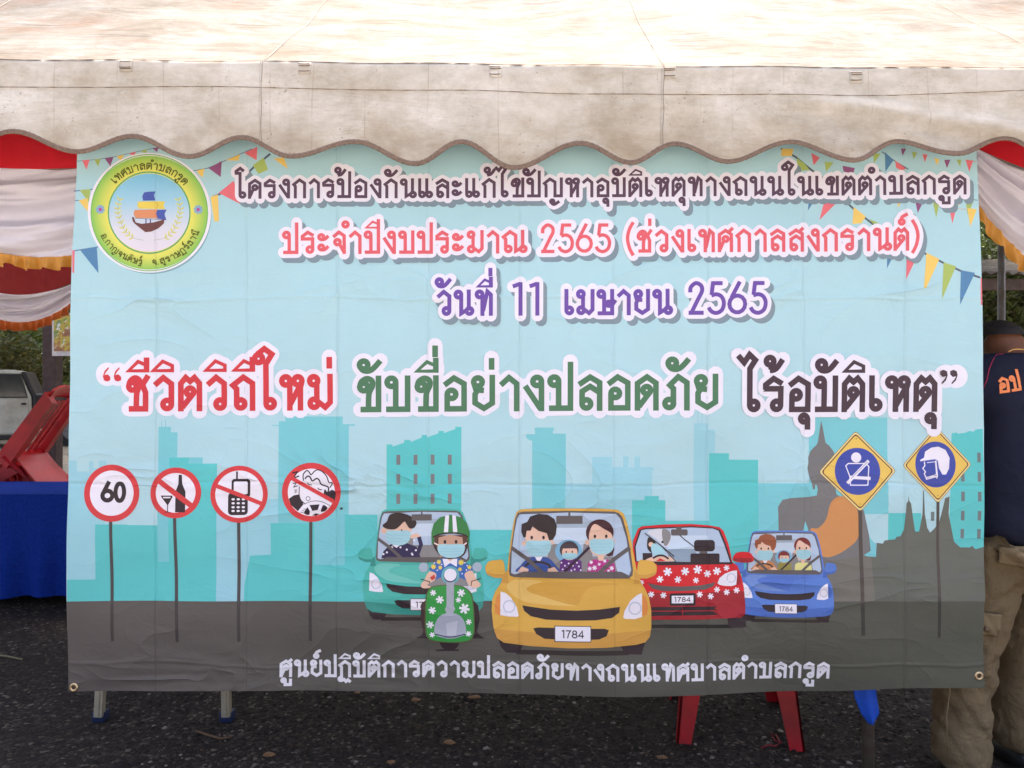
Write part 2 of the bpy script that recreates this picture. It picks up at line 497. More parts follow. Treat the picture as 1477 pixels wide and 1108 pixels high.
# ---- letter skeletons: centre lines, 10 units from base line to top of a consonant
b_ = -0.95; t_ = 10.95; r_ = 1.35
def Cc(x, y, r=r_): return ('c', x, y, r)
def Pp(*p): return ('p', list(p))
def Ss(*p): return ('s', list(p))
ko = [(0.9, b_), (0.9, 6.2), (0.0, 7.3), (3.2, 10), (6, 8.0), (6, b_)]
GL = {
 'ก': (6, [Pp(*ko)]),
 'า': (4.8, [Pp((-.2, 7.6), (2.4, 10), (4.8, 8), (4.8, b_))]),
 'ร': (5.2, [Pp((5.5, 8.3), (2.6, 10), (0, 8.0), (0, 6.7), (5.0, 6.7), (5.0, 1.35)), Cc(3.65, 1.35)]),
 'ว': (5.2, [Pp((-.2, 7.6), (2.6, 10), (5.2, 8), (5.2, 1.35)), Cc(3.85, 1.35)]),
 'อ': (6, [Pp((-.2, 7.7), (2.8, 10), (6, 8.1), (6, 0), (.7, 0), (.7, 4.6)), Cc(2.05, 4.7)]),
 'บ': (6.2, [Cc(1.15, 8.75), Pp((2.5, 8.75), (2.5, 0)), Pp((-.5, 0), (6.2, 0), (6.2, t_))]),
 'ป': (6.2, [Cc(1.15, 8.75), Pp((2.5, 8.75), (2.5, 0)), Pp((-.5, 0), (6.2, 0), (6.2, 15))]),
 'น': (6.9, [Cc(1.3, 8.7), Pp((2.6, 8.7), (2.6, .2), (5.4, 1.9)), Pp((6.1, t_), (6.1, 1.4)), Cc(6.4, 1.3)]),
 'ม': (6.8, [Cc(1.4, 8.7), Pp((2.4, 8.2), (2.4, 1.6)), Cc(1.5, 1.4), Pp((2.6, 2.0), (5.2, .1), (6.8, 1.7), (6.8, t_))]),
 'ย': (6, [Cc(1.5, 8.65), Pp((.15, 8.6), (.9, 6.1), (3.4, 5.9)), Pp((1.3, 6.0), (.6, 4.6), (.6, 1.9), (3.4, .1), (6, 1.8), (6, t_))]),
 'ล': (6.3, [Pp((-.2, 7.6), (3.3, 10), (6.3, 8.2), (6.3, b_)), Pp((6.3, 5.0), (3.3, 7.0), (.8, 5.4), (.8, 1.35)), Cc(2.15, 1.35)]),
 'ส': (6.3, [Pp((-.2, 7.6), (3.3, 10), (6.3, 8.2), (6.3, b_)), Pp((6.3, 5.0), (3.3, 7.0), (.8, 5.4), (.8, 1.35)), Cc(2.15, 1.35), Pp((4.7, 9.0), (6.9, 11.2))]),
 'ค': (6, [Pp((.2, b_), (.2, 7.9), (3.2, 10), (6, 8), (6, b_)), Cc(3.2, 5.7, 1.2), Pp((2.3, 4.8), (.5, .4))]),
 'ศ': (6, [Pp((.2, b_), (.2, 7.9), (3.2, 10), (6, 8), (6, b_)), Cc(3.2, 5.7, 1.2), Pp((2.3, 4.8), (.5, .4)), Pp((4.4, 8.9), (6.8, 11.3))]),
 'ด': (6, [Pp((.2, b_), (.2, 7.9), (3.2, 10), (6, 8), (6, b_)), Cc(3.1, 5.7, 1.2), Pp((4.2, 5.2), (.6, .3))]),
 'ต': (6.2, [Pp((.2, b_), (.2, 8.1), (1.8, 10), (3.2, 8.8), (4.6, 10), (6.2, 8.1), (6.2, b_)), Cc(3.2, 5.4, 1.2), Pp((4.3, 4.9), (.6, .3))]),
 'ถ': (6.4, [Cc(2.5, 1.35), Pp((1.2, 1.4), (1.2, 6.2), (0, 7.4), (3.4, 10), (6.4, 8), (6.4, b_))]),
 'ภ': (6.8, [Cc(1.3, 1.35), Pp((2.6, 1.4), (2.6, 6.2), (1.5, 7.3), (4.1, 10), (6.8, 8.1), (6.8, b_))]),
 'ท': (6.5, [Cc(1.3, 8.7), Pp((2.6, 8.7), (2.6, b_)), Pp((2.9, 1.2), (4.9, 10), (6.5, 8.5), (6.5, b_))]),
 'ห': (6.3, [Cc(1.3, 8.7), Pp((2.6, 8.7), (2.6, b_)), Pp((2.8, 1.2), (5.8, 6.8)), Cc(5.3, 8.7), Pp((6.6, 8.3), (6.1, 6.6), (6.1, b_))]),
 'ง': (4.9, [Cc(3.55, 8.7), Pp((4.9, 8.7), (4.9, b_)), Pp((-.2, 7.3), (4.6, -.2))]),
 'ข': (6, [Cc(1.4, 7.3, 1.25), Ss((.15, 7.3), (.7, 9.0), (2.4, 10), (3.9, 9.3), (4.1, 7.7), (3.1, 5.4), (2.9, 3), (2.9, 0)), Pp((.4, 0), (6, 0), (6, t_))]),
 'ช': (6, [Cc(1.4, 7.3, 1.25), Ss((.15, 7.3), (.7, 9.0), (2.2, 10), (3.6, 9.3), (3.8, 7.7), (2.9, 5.4), (2.7, 3), (2.7, 0)), Pp((.2, 0), (5.7, 0), (5.7, 5.2), (4.7, 7.8), (6.6, 10.8))]),
 'จ': (5.2, [Pp((-.2, 7.6), (2.6, 10), (5.2, 8.2), (5.2, b_)), Cc(1.9, 5.0, 1.3), Pp((2.9, 4.2), (4.9, .3))]),
 'ญ': (9.3, [Pp((.9, b_), (.9, 6.3), (0, 7.4), (3, 10), (5.8, 8.2), (5.8, 0), (9.3, 0), (9.3, t_)), Cc(4.3, -3.3, .9), Ss((3.9, -4.3), (5.4, -5.1), (8.2, -3.2))]),
 'ณ': (10, [Cc(2.4, 1.35), Pp((1.1, 1.4), (1.1, 6.3), (0, 7.4), (3.2, 10), (6, 8.2), (6, .2), (8.7, 1.8)), Cc(9.7, 1.35), Pp((9.4, t_), (9.4, 1.4))]),
 'ษ': (6.2, [Cc(1.15, 8.75), Pp((2.5, 8.75), (2.5, 0)), Pp((-.5, 0), (6.2, 0), (6.2, t_)), Cc(4.6, 4.3, 1.0), Pp((5.0, 3.2), (6.4, 4.0), (7.8, 6.0))]),
 'ฏ': (6, [Pp((1.0, -1.2), (1.0, 6.2), (0, 7.3), (3.2, 10), (6, 8.0), (6, b_)), Cc(.4, -2.2, 1.0), Pp((.6, -3.4), (2.6, -2.4), (3.8, -3.8), (5, -2.6), (6.6, -4.2))]),
 'ธ': (5.4, [Pp((5.6, 8.3), (2.6, 10), (0, 8), (0, 6.7), (5.2, 6.7), (5.2, 0), (.4, 0), (.4, 3.8))]),
 'ะ': (4.4, [Cc(1.2, 7.6, 1.15), Ss((1.0, 6.3), (3.0, 6.6), (4.7, 8.2)), Cc(1.2, 2.4, 1.15), Ss((1.0, 1.1), (3.0, 1.4), (4.7, 3.0))]),
 'เ': (2.7, [Pp((.3, t_), (.3, 1.35)), Cc(1.65, 1.35)]),
 'แ': (6.6, [Pp((.3, t_), (.3, 1.35)), Cc(1.65, 1.35), Pp((4.2, t_), (4.2, 1.35)), Cc(5.55, 1.35)]),
 'โ': (2.7, [Pp((2.6, 15.4), (.6, 17.2), (-1.7, 15.4), (-1.7, 14.2), (.5, 14.2), (.5, 1.35)), Cc(1.85, 1.35)]),
 'ใ': (2.7, [Cc(-2.1, 16.0, 1.3), Pp((-2.6, 17.4), (-.2, 19.2), (2.3, 17.4), (.3, 14.2), (.3, 1.35)), Cc(1.65, 1.35)]),
 'ไ': (2.7, [Pp((-3.6, 17.4), (-1.6, 15.2), (.2, 17.8), (2.1, 16.0), (.3, 13.2), (.3, 1.35)), Cc(1.65, 1.35)]),
 '.': (.3, [Pp((.1, -.9), (.1, 1.1))]),
 '1': (2.8, [Pp((-.3, 12.2), (2.2, 13.4)), Pp((2.3, 14.1), (2.3, b_))]),
 '2': (6.4, [Ss((.4, 9.2), (.7, 11.6), (3.1, 13.4), (5.6, 12.2), (6.0, 9.8), (4.6, 7.0)), Pp((4.9, 7.6), (.9, 0)), Pp((-.4, 0), (6.8, 0))]),
 '5': (7, [Pp((6.6, 13.3), (2.0, 13.3), (1.3, 8.0)), Ss((1.2, 7.7), (3.6, 8.3), (6.0, 7.3), (7.2, 4.6), (6.4, 1.4), (3.8, -.1), (1.3, .6), (-.1, 2.4))]),
 '6': (7.4, [Pp((5.0, 14), (.9, 6.6)), Cc(3.8, 3.9, 3.8)]),
 '0': (6.6, [('e', 3.3, 6.7, 3.3, 6.9)]),
 '7': (6, [Pp((-.4, 13.3), (6, 13.3), (3.6, 7.5), (2.0, b_))]),
 '8': (6.2, [('e', 3.1, 10, 2.5, 3.3), ('e', 3.1, 3.4, 3.1, 3.6)]),
 '4': (6.6, [Pp((4.8, b_), (4.8, 13.3), (-.2, 3.4), (7, 3.4))]),
 '(': (2.4, [Ss((3.0, 14.6), (1.1, 11), (.2, 6.5), (1.1, 1.6), (3.0, -2.2))]),
 ')': (2.4, [Ss((-.6, 14.6), (1.3, 11), (2.2, 6.5), (1.3, 1.6), (-.6, -2.2))]),
}
MK = {   # marks drawn relative to the right leg of their consonant (x = 0)
 'ิ': [('k', [(-5.9, 12.3), (-2.8, 15.3), (0.3, 13.9), (0.3, 12.3)])],
 'ี': [('k', [(-5.9, 12.3), (-2.8, 15.3), (0.3, 13.9), (0.3, 12.3)]), Pp((0, 12.0), (0, 16.6))],
 'ั': [Cc(-4.6, 14.4, 1.3), Ss((-5.9, 14.0), (-4.6, 12.6), (-2.2, 12.8), (.6, 15.8))],
 'ุ': [Cc(-1.2, -3.0, 1.1), Pp((0, -2.8), (0, -6.6))],
 'ู': [Cc(-4.2, -3.0, 1.0), Pp((-3.2, -2.8), (-3.2, -5.9), (0, -5.9), (0, -2.0))],
 '่': [Pp((-.2, 12.6), (-.2, 16.4))],
 '้': [Cc(-3.8, 15.6, 1.25), Pp((-2.6, 15.2), (-3.6, 12.7)), Ss((-3.9, 12.6), (-1.8, 13.2), (.4, 16.2))],
 '์': [Cc(-2.8, 13.6, 1.1), Ss((-3.0, 14.6), (-2.4, 16.2), (.2, 17.6))],
 'ํ': [Cc(-.6, 13.9, 1.25)],
 'ฐ': [Pp((-5, -2.2), (-3.4, -3.6), (-2, -2.2), (0, -3.6))],
}
UP = set('ิีั')
def layout(txt, gap=0.95 + 1.9):
    """-> list of glyph stroke groups, total width"""
    x = 0; out = []; px = 0; up = False; lastc = ''
    for ch in txt:
        if ch in MK and ch != 'ฐ':
            dy = 0; dx = 0
            if ch in '่้์' and up: dy = 4.2
            if lastc == 'ป' and ch in 'ั้': dx = -2.6
            st = [s if s[0] not in 'x' else s for s in MK[ch]]
            out.append((px + dx, dy, st))
            if ch in UP: up = True
            continue
        if ch == ' ':
            x += 5; continue
        if ch == 'ำ':
            out.append((x - 1.6, 0, MK['ํ'])); ch = 'า'
        if ch == 'ฐ':
            w, st = GL['ร']; out.append((x, 0, st)); out.append((x + w, 0, MK['ฐ']))
            px = x + w; x += w + gap; up = False; continue
        w, st = GL[ch]
        if ch in 'ใไ': x += 1.3
        if ch == 'โ': x += .7
        out.append((x, 0, st)); px = x + w; x += w + gap; up = False; lastc = ch
    return out, x - gap
def layout_marks(txt):
    out = []
    for ch in txt:
        if ch == ' ': continue
        if ch in MK and ch != 'ฐ': out.append(True)
        elif ch == 'ำ': out += [True, False]
        elif ch == 'ฐ': out += [False, True]
        else: out.append(False)
    return out
def skel(st):
    """stroke -> (points, closed)"""
    if st[0] == 'c': return [(st[1] + st[3]*math.cos(a), st[2] + st[3]*math.sin(a)) for a in [2*math.pi*i/14 for i in range(14)]], True
    if st[0] == 'e': return [(st[1] + st[3]*math.cos(a), st[2] + st[4]*math.sin(a)) for a in [2*math.pi*i/22 for i in range(22)]], True
    if st[0] == 'k': return st[1], True
    if st[0] == 's': return cat_rom(st[1], False, 4), False
    return st[1], False
def text(txt, mapf, w, col, halo=None, halo_col=None, shadow=None, shadow_col=None, step=11.0):
    gl, _ = layout(txt)
    items = []
    for (ox, oy, sts) in gl:
        fill = []; hal = []
        for st in sts:
            p, cl = skel(st)
            q = [mapf(ox + a, oy + b) for a, b in p]
            fill += strokes_px(q, w * (.62 if st[0] == 'k' else 1), cl)
            if halo and st[0] == 'c':
                cxy = mapf(ox + st[1], oy + st[2]); rr = math.hypot(q[0][0] - cxy[0], q[0][1] - cxy[1]) + w/2 + halo
                hal.append([(cxy[0] + rr*math.cos(k*math.pi/10), cxy[1] + rr*math.sin(k*math.pi/10)) for k in range(20)])
            elif halo: hal += capsules(q, w/2 + halo, cl)
        items.append((fill, hal))
    allp = [c for f, h in items for p in (h or f) for c in p]
    x0 = min(c[0] for c in allp); x1 = max(c[0] for c in allp) + 6
    y0 = min(c[1] for c in allp); y1 = max(c[1] for c in allp) + 6
    nm, inst, sub = Ink.cur
    sub = None if sub is None or sub.startswith('letter') else sub
    marks = layout_marks(txt)
    Ink.count = getattr(Ink, 'count', 0) + 1; n_let = Ink.count * 100
    lv = level((x0, y0, x1, y1), 9 if halo else 1)
    for i, (f, h) in enumerate(items):
        if halo:
            vs, ts = union(h, step)
            if shadow:
                part(nm, 'letter_shadow', inst)
                emit([(a + shadow[0], b + shadow[1]) for a, b in vs], ts, shadow_col, lv + (i % 3))
            part(nm, 'letter_outline', inst)
            emit(vs, ts, halo_col, lv + 3 + (i % 3) * (1 if shadow else 1))
        if not marks[i]: n_let += 1
        part(nm, (sub or 'letter') + '#%03d' % n_let, inst)
        vs, ts = union(f, step)
        emit(vs, ts, col, lv + (7 if halo else 0))
def tline(segs, base, hpx, w, col, **kw):
    """segs: (text, x0, x1, colour or None); base: [(x,y)] base line; hpx: consonant height in px"""
    s = hpx / 11.9
    bx = [a for a, b in base]; by = [b for a, b in base]
    for sg in segs:
        txt, x0, x1 = sg[:3]
        c = sg[3] if len(sg) > 3 else col
        _, tw = layout(txt)
        fx = (x1 - x0 - w) / tw
        def mapf(u, v, x0=x0, fx=fx):
            X = x0 + w/2 + u * fx
            return (X, float(np.interp(X, bx, by)) - w/2 - v * s)
        text(txt, mapf, w, c, **kw)
def digits(txt, x0, x1, ytop, ybot, w, col):
    _, tw = layout(txt, 2.6)
    gl, tw = layout(txt, 2.6)
    fx = (x1 - x0 - w) / tw; s = (ybot - ytop - w) / 13.3
    polys = []
    for ox, oy, sts in gl:
        for st in sts:
            p, cl = skel(st)
            q = [(x0 + w/2 + (ox + a) * fx, ybot - w/2 - min(max(b, 0), 13.3) * s) for a, b in p]
            if st[0] == 'p': q = [(a, b + (w/2 if pb[1] < -.5 else 0) - (w/2 if pb[1] > 13.35 else 0)) for (a, b), pb in zip(q, p)]
            polys += strokes_px([tr(z) for z in q], w / Ink.T[2], cl)
    raw(polys, col)
# ---------------------------------------------------------------- what is printed on the banner (flat ink)
K = 0.82
def ink(r, g, b): return rgb(r, g, b, K)
WHITE = ink(247, 240, 250)
DARKK = ink(58, 46, 52)
SKYC = ink(186, 221, 235)
def edge_l(y): return float(np.interp(y, [190, 250, 300, 362, 400, 470, 560, 650, 1000], [112, 111, 108.5, 104.5, 103, 100.5, 98.5, 97, 95]))
def edge_r(y): return float(np.interp(y, [190, 300, 400, 440, 500, 620, 780, 1000], [1408, 1411, 1415.5, 1417, 1418, 1420, 1418, 1418]))
def edge_b(x): return float(np.interp(x, [95, 180, 330, 500, 700, 850, 1000, 1200, 1300, 1418], [1001, 998, 996, 998, 1001, 1003, 1003, 998, 993, 991]))

# --- far skyline, four tints
C1 = ink(160, 213, 226); C2 = ink(128, 205, 214); C3 = ink(98, 203, 203); C4 = ink(84, 196, 194)
GRY = ink(124, 122, 122)
part('printed_skyline')
frame(90, 600, 3.166)
B0 = 848
L = (edge_l(700) - 90) * 3.166
for a in ((L, 205, 60, B0), (60, 255, 115, B0), (115, 208, 135, B0), (135, 240, 160, B0), (160, 205, 196, B0)): rect(*a, C1)
poly([(440, B0), (440, 50), (452, 50), (452, 22), (455, 22), (455, 50), (470, 50), (470, 20), (473, 20), (473, 50), (495, 50), (495, 75), (525, 75), (525, 190), (640, 190), (640, B0)], C2)
poly([(705, B0), (705, 380), (985, 380), (985, B0)], C1)
poly([(985, B0), (985, 46), (955, 46), (955, 42), (985, 42), (985, 25), (1015, 25), (1015, 3), (1280, 3), (1280, 38), (1335, 38), (1335, 45), (1308, 45), (1308, B0)], C2)
poly([(L, B0), (L, 748), (150, 748), (150, 495), (302, 495), (302, 497), (440, 497), (440, 665), (490, 665), (490, 210), (575, 190), (575, 218), (705, 218), (705, B0)], C3)
poly([(490, 210), (490, 190), (577, 190), (577, 212)], C3)
poly([(830, B0), (830, 770), (855, 640), (950, 635), (950, 490), (1150, 490), (1150, 680), (1290, 680), (1290, 450), (1440, 450), (1440, B0)], C3)
frame(480, 600, 3.887)
Bq = (867 - 600) * 3.887
poly([(302, Bq), (302, 160), (335, 160), (335, 172), (400, 150), (400, 135), (435, 135), (435, 147), (498, 122), (498, 108), (528, 108), (528, 122), (592, 98), (592, 85), (622, 85), (622, 97), (686, 75), (686, 62), (720, 62), (720, Bq)], C3)
poly([(75, Bq), (75, 556), (248, 552), (248, Bq)], C3)
poly([(1118, Bq), (1118, 138), (1104, 138), (1085, 122), (1085, 103), (1134, 103), (1134, 80), (1128, 72), (1140, 66), (1240, 66), (1240, 80), (1234, 84), (1234, 100), (1307, 100), (1307, Bq)], C2)
poly([(720, Bq), (720, 640), (1118, 640), (1118, Bq)], C3)
for y in (218, 326, 437):
    for x in (357, 453, 548, 644):
        rect(x, y, x + 22, y + 56, ink(128, 128, 130))
frame(780, 470, 3.694)
Br = (867 - 470) * 3.694
poly([(130, Br), (130, 840), (275, 840), (275, 700), (380, 700), (380, 755), (440, 755), (440, 697), (468, 697), (468, 755), (500, 755), (500, 697), (530, 697), (530, 755), (602, 755), (602, 772), (594, 772), (594, Br)], C1)
poly([(818, Br), (818, 520), (836, 520), (836, 450), (840, 450), (840, 520), (858, 520), (858, 450), (862, 450), (862, 520), (892, 520), (892, 553), (930, 553), (930, Br)], C1)
poly([(487, Br), (487, 930), (553, 930), (553, 908), (630, 908), (630, 930), (665, 932), (665, 1040), (720, 1040), (720, Br)], C3)
poly([(720, Br), (720, 1040), (900, 1040), (900, 680), (1005, 680), (1005, 714), (1160, 715), (1160, Br)], C3)
poly([(1160, Br), (1160, 840), (1440, 840), (1440, Br)], C2)
frame(1150, 600, 3.957)
Bs = (868 - 600) * 3.957
Er = (1419.5 - 1150) * 3.957
rect(70, 10, 520, 560, C2)
rect(520, 555, 710, 900, C3)
poly([(885, 780), (870, 560), (885, 100), (912, 94), (920, 102), (960, 97), (985, 86), (1010, 90), (1020, 78), (Er - 5, 74), (Er, 780)], C3)
for y in (210, 320, 432, 542, 646):
    for x in (935, 1028):
        if not (x == 935 and y == 210): rect(x, y, x + 20, y + 55, ink(118, 128, 130))
rect(765, 548, 785, 600, ink(118, 128, 130))

part('printed_temple')
poly([(190, Bs), (200, 830), (300, 760), (420, 800), (450, 805), (455, 725), (490, 730), (500, 712), (560, 705), (570, 690), (590, 688), (610, 650), (620, 560), (624, 500), (634, 485), (636, 455), (640, 485), (650, 500), (660, 570), (675, 660), (697, 662), (703, 640), (716, 560), (720, 425), (724, 425), (730, 560), (745, 640), (762, 668), (790, 640), (815, 600), (845, 470), (870, 460), (865, 560), (885, 650), (900, 720), (935, 752), (990, 752), (1000, 742), (1020, 762), (Er, 748), (Er, Bs)], ink(108, 110, 102))
poly([(0, Bs), (0, 470), (110, 460), (200, 470), (330, 480), (385, 560), (412, 700), (420, 760), (440, Bs)], ink(122, 118, 110))
part('printed_statue')
poly([(140, 25), (150, 70), (166, 155), (186, 170), (212, 205), (222, 260), (225, 340), (215, 400), (225, 450), (300, 480), (380, 540), (415, 700), (418, 760), (380, 800), (150, 830), (-50, 790), (-108, 700), (-108, 600), (-110, 520), (-85, 480), (-40, 470), (60, 463), (112, 455), (118, 420), (112, 396), (104, 392), (102, 418), (90, 420), (84, 384), (70, 350), (60, 300), (66, 270), (66, 235), (80, 200), (115, 165), (122, 150)], GRY)
poly([(120, 640), (165, 590), (190, 500), (235, 460), (285, 470), (340, 530), (356, 640), (345, 700), (310, 740), (230, 790), (160, 806), (120, 770), (75, 650)], ink(214, 148, 92), sm=True)
part('printed_skyline', 'building')
poly([(380, 795), (420, 770), (412, 690), (440, 725), (452, 725), (450, 805), (400, 802)], C2)
part('printed_skyline', 'building#2')
poly([(32, 660), (45, 600), (60, 640), (64, 668)], C2)

# --- road
part('printed_road')
frame()
def roadcol(p):
    t = min(max((p[0] - 95) / 1320, 0), 1)
    a = ink(101, 94, 91); b = ink(88, 89, 79)
    return tuple(a[i] * (1 - t) + b[i] * t for i in range(4))
yt = lambda x: float(np.interp(x, [95, 225, 380, 1000, 1418], [868, 866, 867, 867, 867]))
xs = [edge_l(868)] + list(range(105, 1415, 10)) + [edge_r(868)]
bl = [edge_l(990)] + list(range(105, 1415, 10)) + [edge_r(990)]
raw([[(x, yt(x)) for x in xs] + [(edge_r(930), 930)] + [(x, edge_b(x) - 1.0) for x in reversed(bl)] + [(edge_l(930), 930)]], roadcol, 12)

part('hem'); frame()
hx = [edge_l(985)] + list(range(105, 1415, 10)) + [edge_r(985)]
raw([[(x, edge_b(x) - 15) for x in hx] + [(x, edge_b(x) - .4) for x in reversed(hx)]], lambda p: tuple(c * .97 for c in roadcol(p)), 12)

# --- bunting
FL = {'r': ink(238, 120, 130), 'g': ink(176, 196, 108), 'p': ink(150, 92, 136), 'y': ink(246, 208, 112), 'b': ink(92, 140, 182)}
def pennant(c, *pts): part('printed_pennant', None, ('pn', len(Ink.buckets))); poly(list(pts), FL[c])
frame(100, 200, 4.103)
part('printed_string')
line([(40, 135), (170, 125), (270, 110), (380, 85), (500, 60)], 4, ink(120, 135, 160))
line([(720, 195), (820, 175), (950, 118), (1080, 60)], 5, ink(120, 115, 150))
line([(30, 312), (160, 300)], 6, ink(90, 120, 160))
line([(35, 368), (100, 368)], 5, ink(90, 120, 160))
line([(30, 665), (175, 642)], 6, ink(90, 120, 160))
line([(850, 345), (960, 300), (1090, 170), (1190, 90)], 12, ink(90, 100, 125))
pennant('r', (78, 130), (122, 126), (104, 186)); pennant('g', (150, 126), (188, 122), (174, 168)); pennant('p', (214, 120), (265, 110), (246, 166))
pennant('y', (284, 106), (328, 98), (308, 135)); pennant('r', (355, 90), (400, 80), (385, 105)); pennant('g', (425, 78), (470, 62), (455, 88)); pennant('p', (495, 60), (535, 50), (522, 82))
pennant('y', (755, 190), (800, 178), (790, 230), (770, 215)); pennant('p', (825, 176), (902, 132), (896, 228)); pennant('y', (925, 128), (1010, 92), (1000, 130))
pennant('r', (1035, 85), (1112, 48), (1108, 128)); pennant('g', (1085, 158), (1150, 112), (1176, 185), (1120, 210)); pennant('y', (1210, 118), (1270, 112), (1296, 182))
pennant('g', (64, 306), (128, 300), (120, 380)); pennant('y', (58, 368), (112, 352), (118, 440)); pennant('b', (66, 660), (166, 640), (176, 798))
pennant('y', (836, 345), (880, 330), (886, 490), (858, 490)); pennant('r', (884, 322), (972, 250), (1032, 398)); pennant('r', (20, 662), (34, 662), (30, 800), (19, 790))
frame(1080, 200, 4.262)
part('printed_string', None, 1)
line([(200, 60), (290, 110), (400, 200), (640, 428), (800, 560), (1060, 700), (1200, 770), (1300, 815), (1420, 855)], 12, ink(92, 100, 112))
line([(820, 80), (900, 140), (980, 190)], 6, ink(92, 110, 130))
line([(1330, 132), (1395, 140)], 4, ink(220, 120, 130)); line([(1380, 378), (1404, 380)], 5, ink(120, 135, 150))
line([(1200, 425), (1330, 438)], 3, ink(240, 160, 130))
pennant('y', (205, 60), (278, 60), (268, 104), (200, 106)); pennant('g', (300, 118), (345, 150), (378, 190), (296, 200)); pennant('r', (388, 85), (440, 115), (402, 162))
pennant('g', (470, 140), (525, 145), (478, 202)); pennant('p', (580, 165), (655, 180), (640, 225), (585, 200)); pennant('g', (768, 90), (812, 92), (770, 152))
pennant('b', (838, 82), (890, 132), (840, 205)); pennant('r', (900, 135), (965, 185), (940, 198), (905, 180)); pennant('p', (935, 62), (968, 62), (944, 106)); pennant('g', (1002, 80), (1035, 88), (1012, 128))
pennant('r', (1068, 95), (1098, 100), (1080, 148)); pennant('y', (1138, 120), (1170, 128), (1155, 165)); pennant('p', (1200, 132), (1238, 130), (1216, 184)); pennant('g', (1275, 130), (1305, 130), (1298, 175))
pennant('r', (1332, 133), (1378, 136), (1354, 206)); pennant('b', (372, 370), (408, 374), (364, 444)); pennant('r', (470, 370), (560, 374), (434, 502))
pennant('y', (645, 420), (718, 480), (690, 522), (636, 525)); pennant('g', (740, 495), (800, 522), (760, 524)); pennant('y', (908, 370), (942, 374), (915, 428))
pennant('p', (1016, 372), (1076, 374), (1034, 460)); pennant('g', (1126, 385), (1170, 388), (1146, 490)); pennant('y', (1268, 360), (1300, 370), (1288, 420)); pennant('r', (1226, 425), (1270, 430), (1246, 526))
pennant('g', (1328, 372), (1384, 374), (1340, 470)); pennant('y', (1338, 428), (1398, 436), (1356, 545)); pennant('b', (846, 705), (890, 708), (846, 800)); pennant('r', (965, 740), (1018, 750), (962, 868))
pennant('y', (1086, 704), (1166, 742), (1086, 920), (1072, 920)); pennant('g', (1192, 762), (1270, 786), (1184, 990)); pennant('b', (1300, 810), (1388, 826), (1296, 1024)); pennant('r', (1423, 856), (1431, 856), (1435, 1020), (1426, 1028))

# --- round prohibition signs
RED = ink(222, 68, 72); POLE = ink(82, 78, 80)
def sign_pole(x0, x1, y0, y1, w): line([(x0, y0), (x1, y1)], w, POLE)
frame(90, 600, 3.166)
def rnd_sign(inst, cx, cy, r, w, pole):
    part('printed_prohibition_sign', 'pole', inst); line([(cx - 2, cy + r - 6), (pole, 1030)], 15, lambda p: POLE if p[1] < 868 else ink(72, 66, 66))
    part('printed_prohibition_sign', None, inst); circ(cx, cy, r, RED, n=44); circ(cx, cy, r - w, WHITE, n=44)
rnd_sign(1, 224, 353, 130, 27, 228)
part('printed_prohibition_sign', 'numerals', 1)
digits('60', 170, 292, 300, 397, 20, DARKK)
rnd_sign(2, 521, 350, 115, 25, 528)
part('printed_prohibition_sign', 'bottle', 2)
poly([(534, 268), (548, 268), (551, 310), (566, 345), (566, 438), (521, 438), (521, 345), (533, 310)], DARKK)
part('printed_prohibition_sign', 'glass', 2)
poly([(455, 362), (507, 362), (508, 370), (489, 405), (489, 434), (505, 438), (468, 438), (485, 434), (485, 405), (458, 370)], DARKK); poly([(464, 368), (500, 368), (497, 374), (467, 374)], WHITE)
part('printed_prohibition_sign', 'slash', 2); line([(440, 292), (606, 418)], 24, RED)
rnd_sign(3, 807, 358, 130, 22, 808)
part('printed_prohibition_sign', 'phone', 3)
line([(796, 254), (796, 292)], 8, DARKK); rrect(772, 288, 857, 372, 14, DARKK); rrect(757, 350, 846, 453, 18, DARKK); rrect(782, 300, 845, 358, 6, WHITE)
for yy in (381, 399, 417, 434):
    for xx in (780, 803, 826): circ(xx, yy, 7.5, WHITE, 5, n=12)
part('printed_prohibition_sign', 'slash', 3); line([(700, 318), (912, 402)], 19, RED)
rnd_sign(4, 1137, 349, 135, 27, 1131)
frame(400, 650, 10.07)
part('printed_prohibition_sign', 'sleeping_driver', 4)
poly([(165, 700), (240, 650), (318, 636), (330, 700), (385, 775), (300, 880), (200, 790)], DARKK)
poly([(690, 560), (730, 600), (800, 570), (848, 610), (845, 690), (820, 730), (760, 690), (680, 650)], DARKK, sm=True)
line([(320, 520), (318, 640), (345, 720), (400, 770)], 12, DARKK, sm=True)
line([(380, 440), (375, 350), (425, 292), (460, 310), (490, 350), (540, 300), (590, 280), (660, 310), (720, 380), (750, 460), (800, 470), (765, 540)], 16, DARKK, sm=True)
line([(400, 410), (440, 372), (475, 385), (510, 440), (570, 405), (610, 430), (640, 490), (740, 530), (740, 600)], 20, DARKK, sm=True)
line([(435, 468), (465, 495), (505, 498)], 12, DARKK, sm=True); line([(588, 540), (615, 568), (650, 565)], 14, DARKK, sm=True)
ring(448, 698, 30, 8, DARKK, 18)
line([(390, 780), (470, 745), (560, 730), (660, 745), (770, 800)], 8, DARKK, sm=True)
poly([(440, 820), (475, 880), (470, 930), (430, 935), (385, 910), (410, 860)], DARKK)
poly([(470, 790), (615, 780), (590, 860), (510, 875)], DARKK, sm=False); poly([(670, 790), (730, 830), (690, 880), (635, 880)], DARKK, sm=True); poly([(505, 940), (560, 910), (620, 920), (560, 945)], DARKK)
for a in (0, 1, 2): line([(330 + a*26, 890 - a*24), (385 + a*22, 905 - a*24)], 7, DARKK)
part('printed_prohibition_sign', 'sleep_marks', 4)
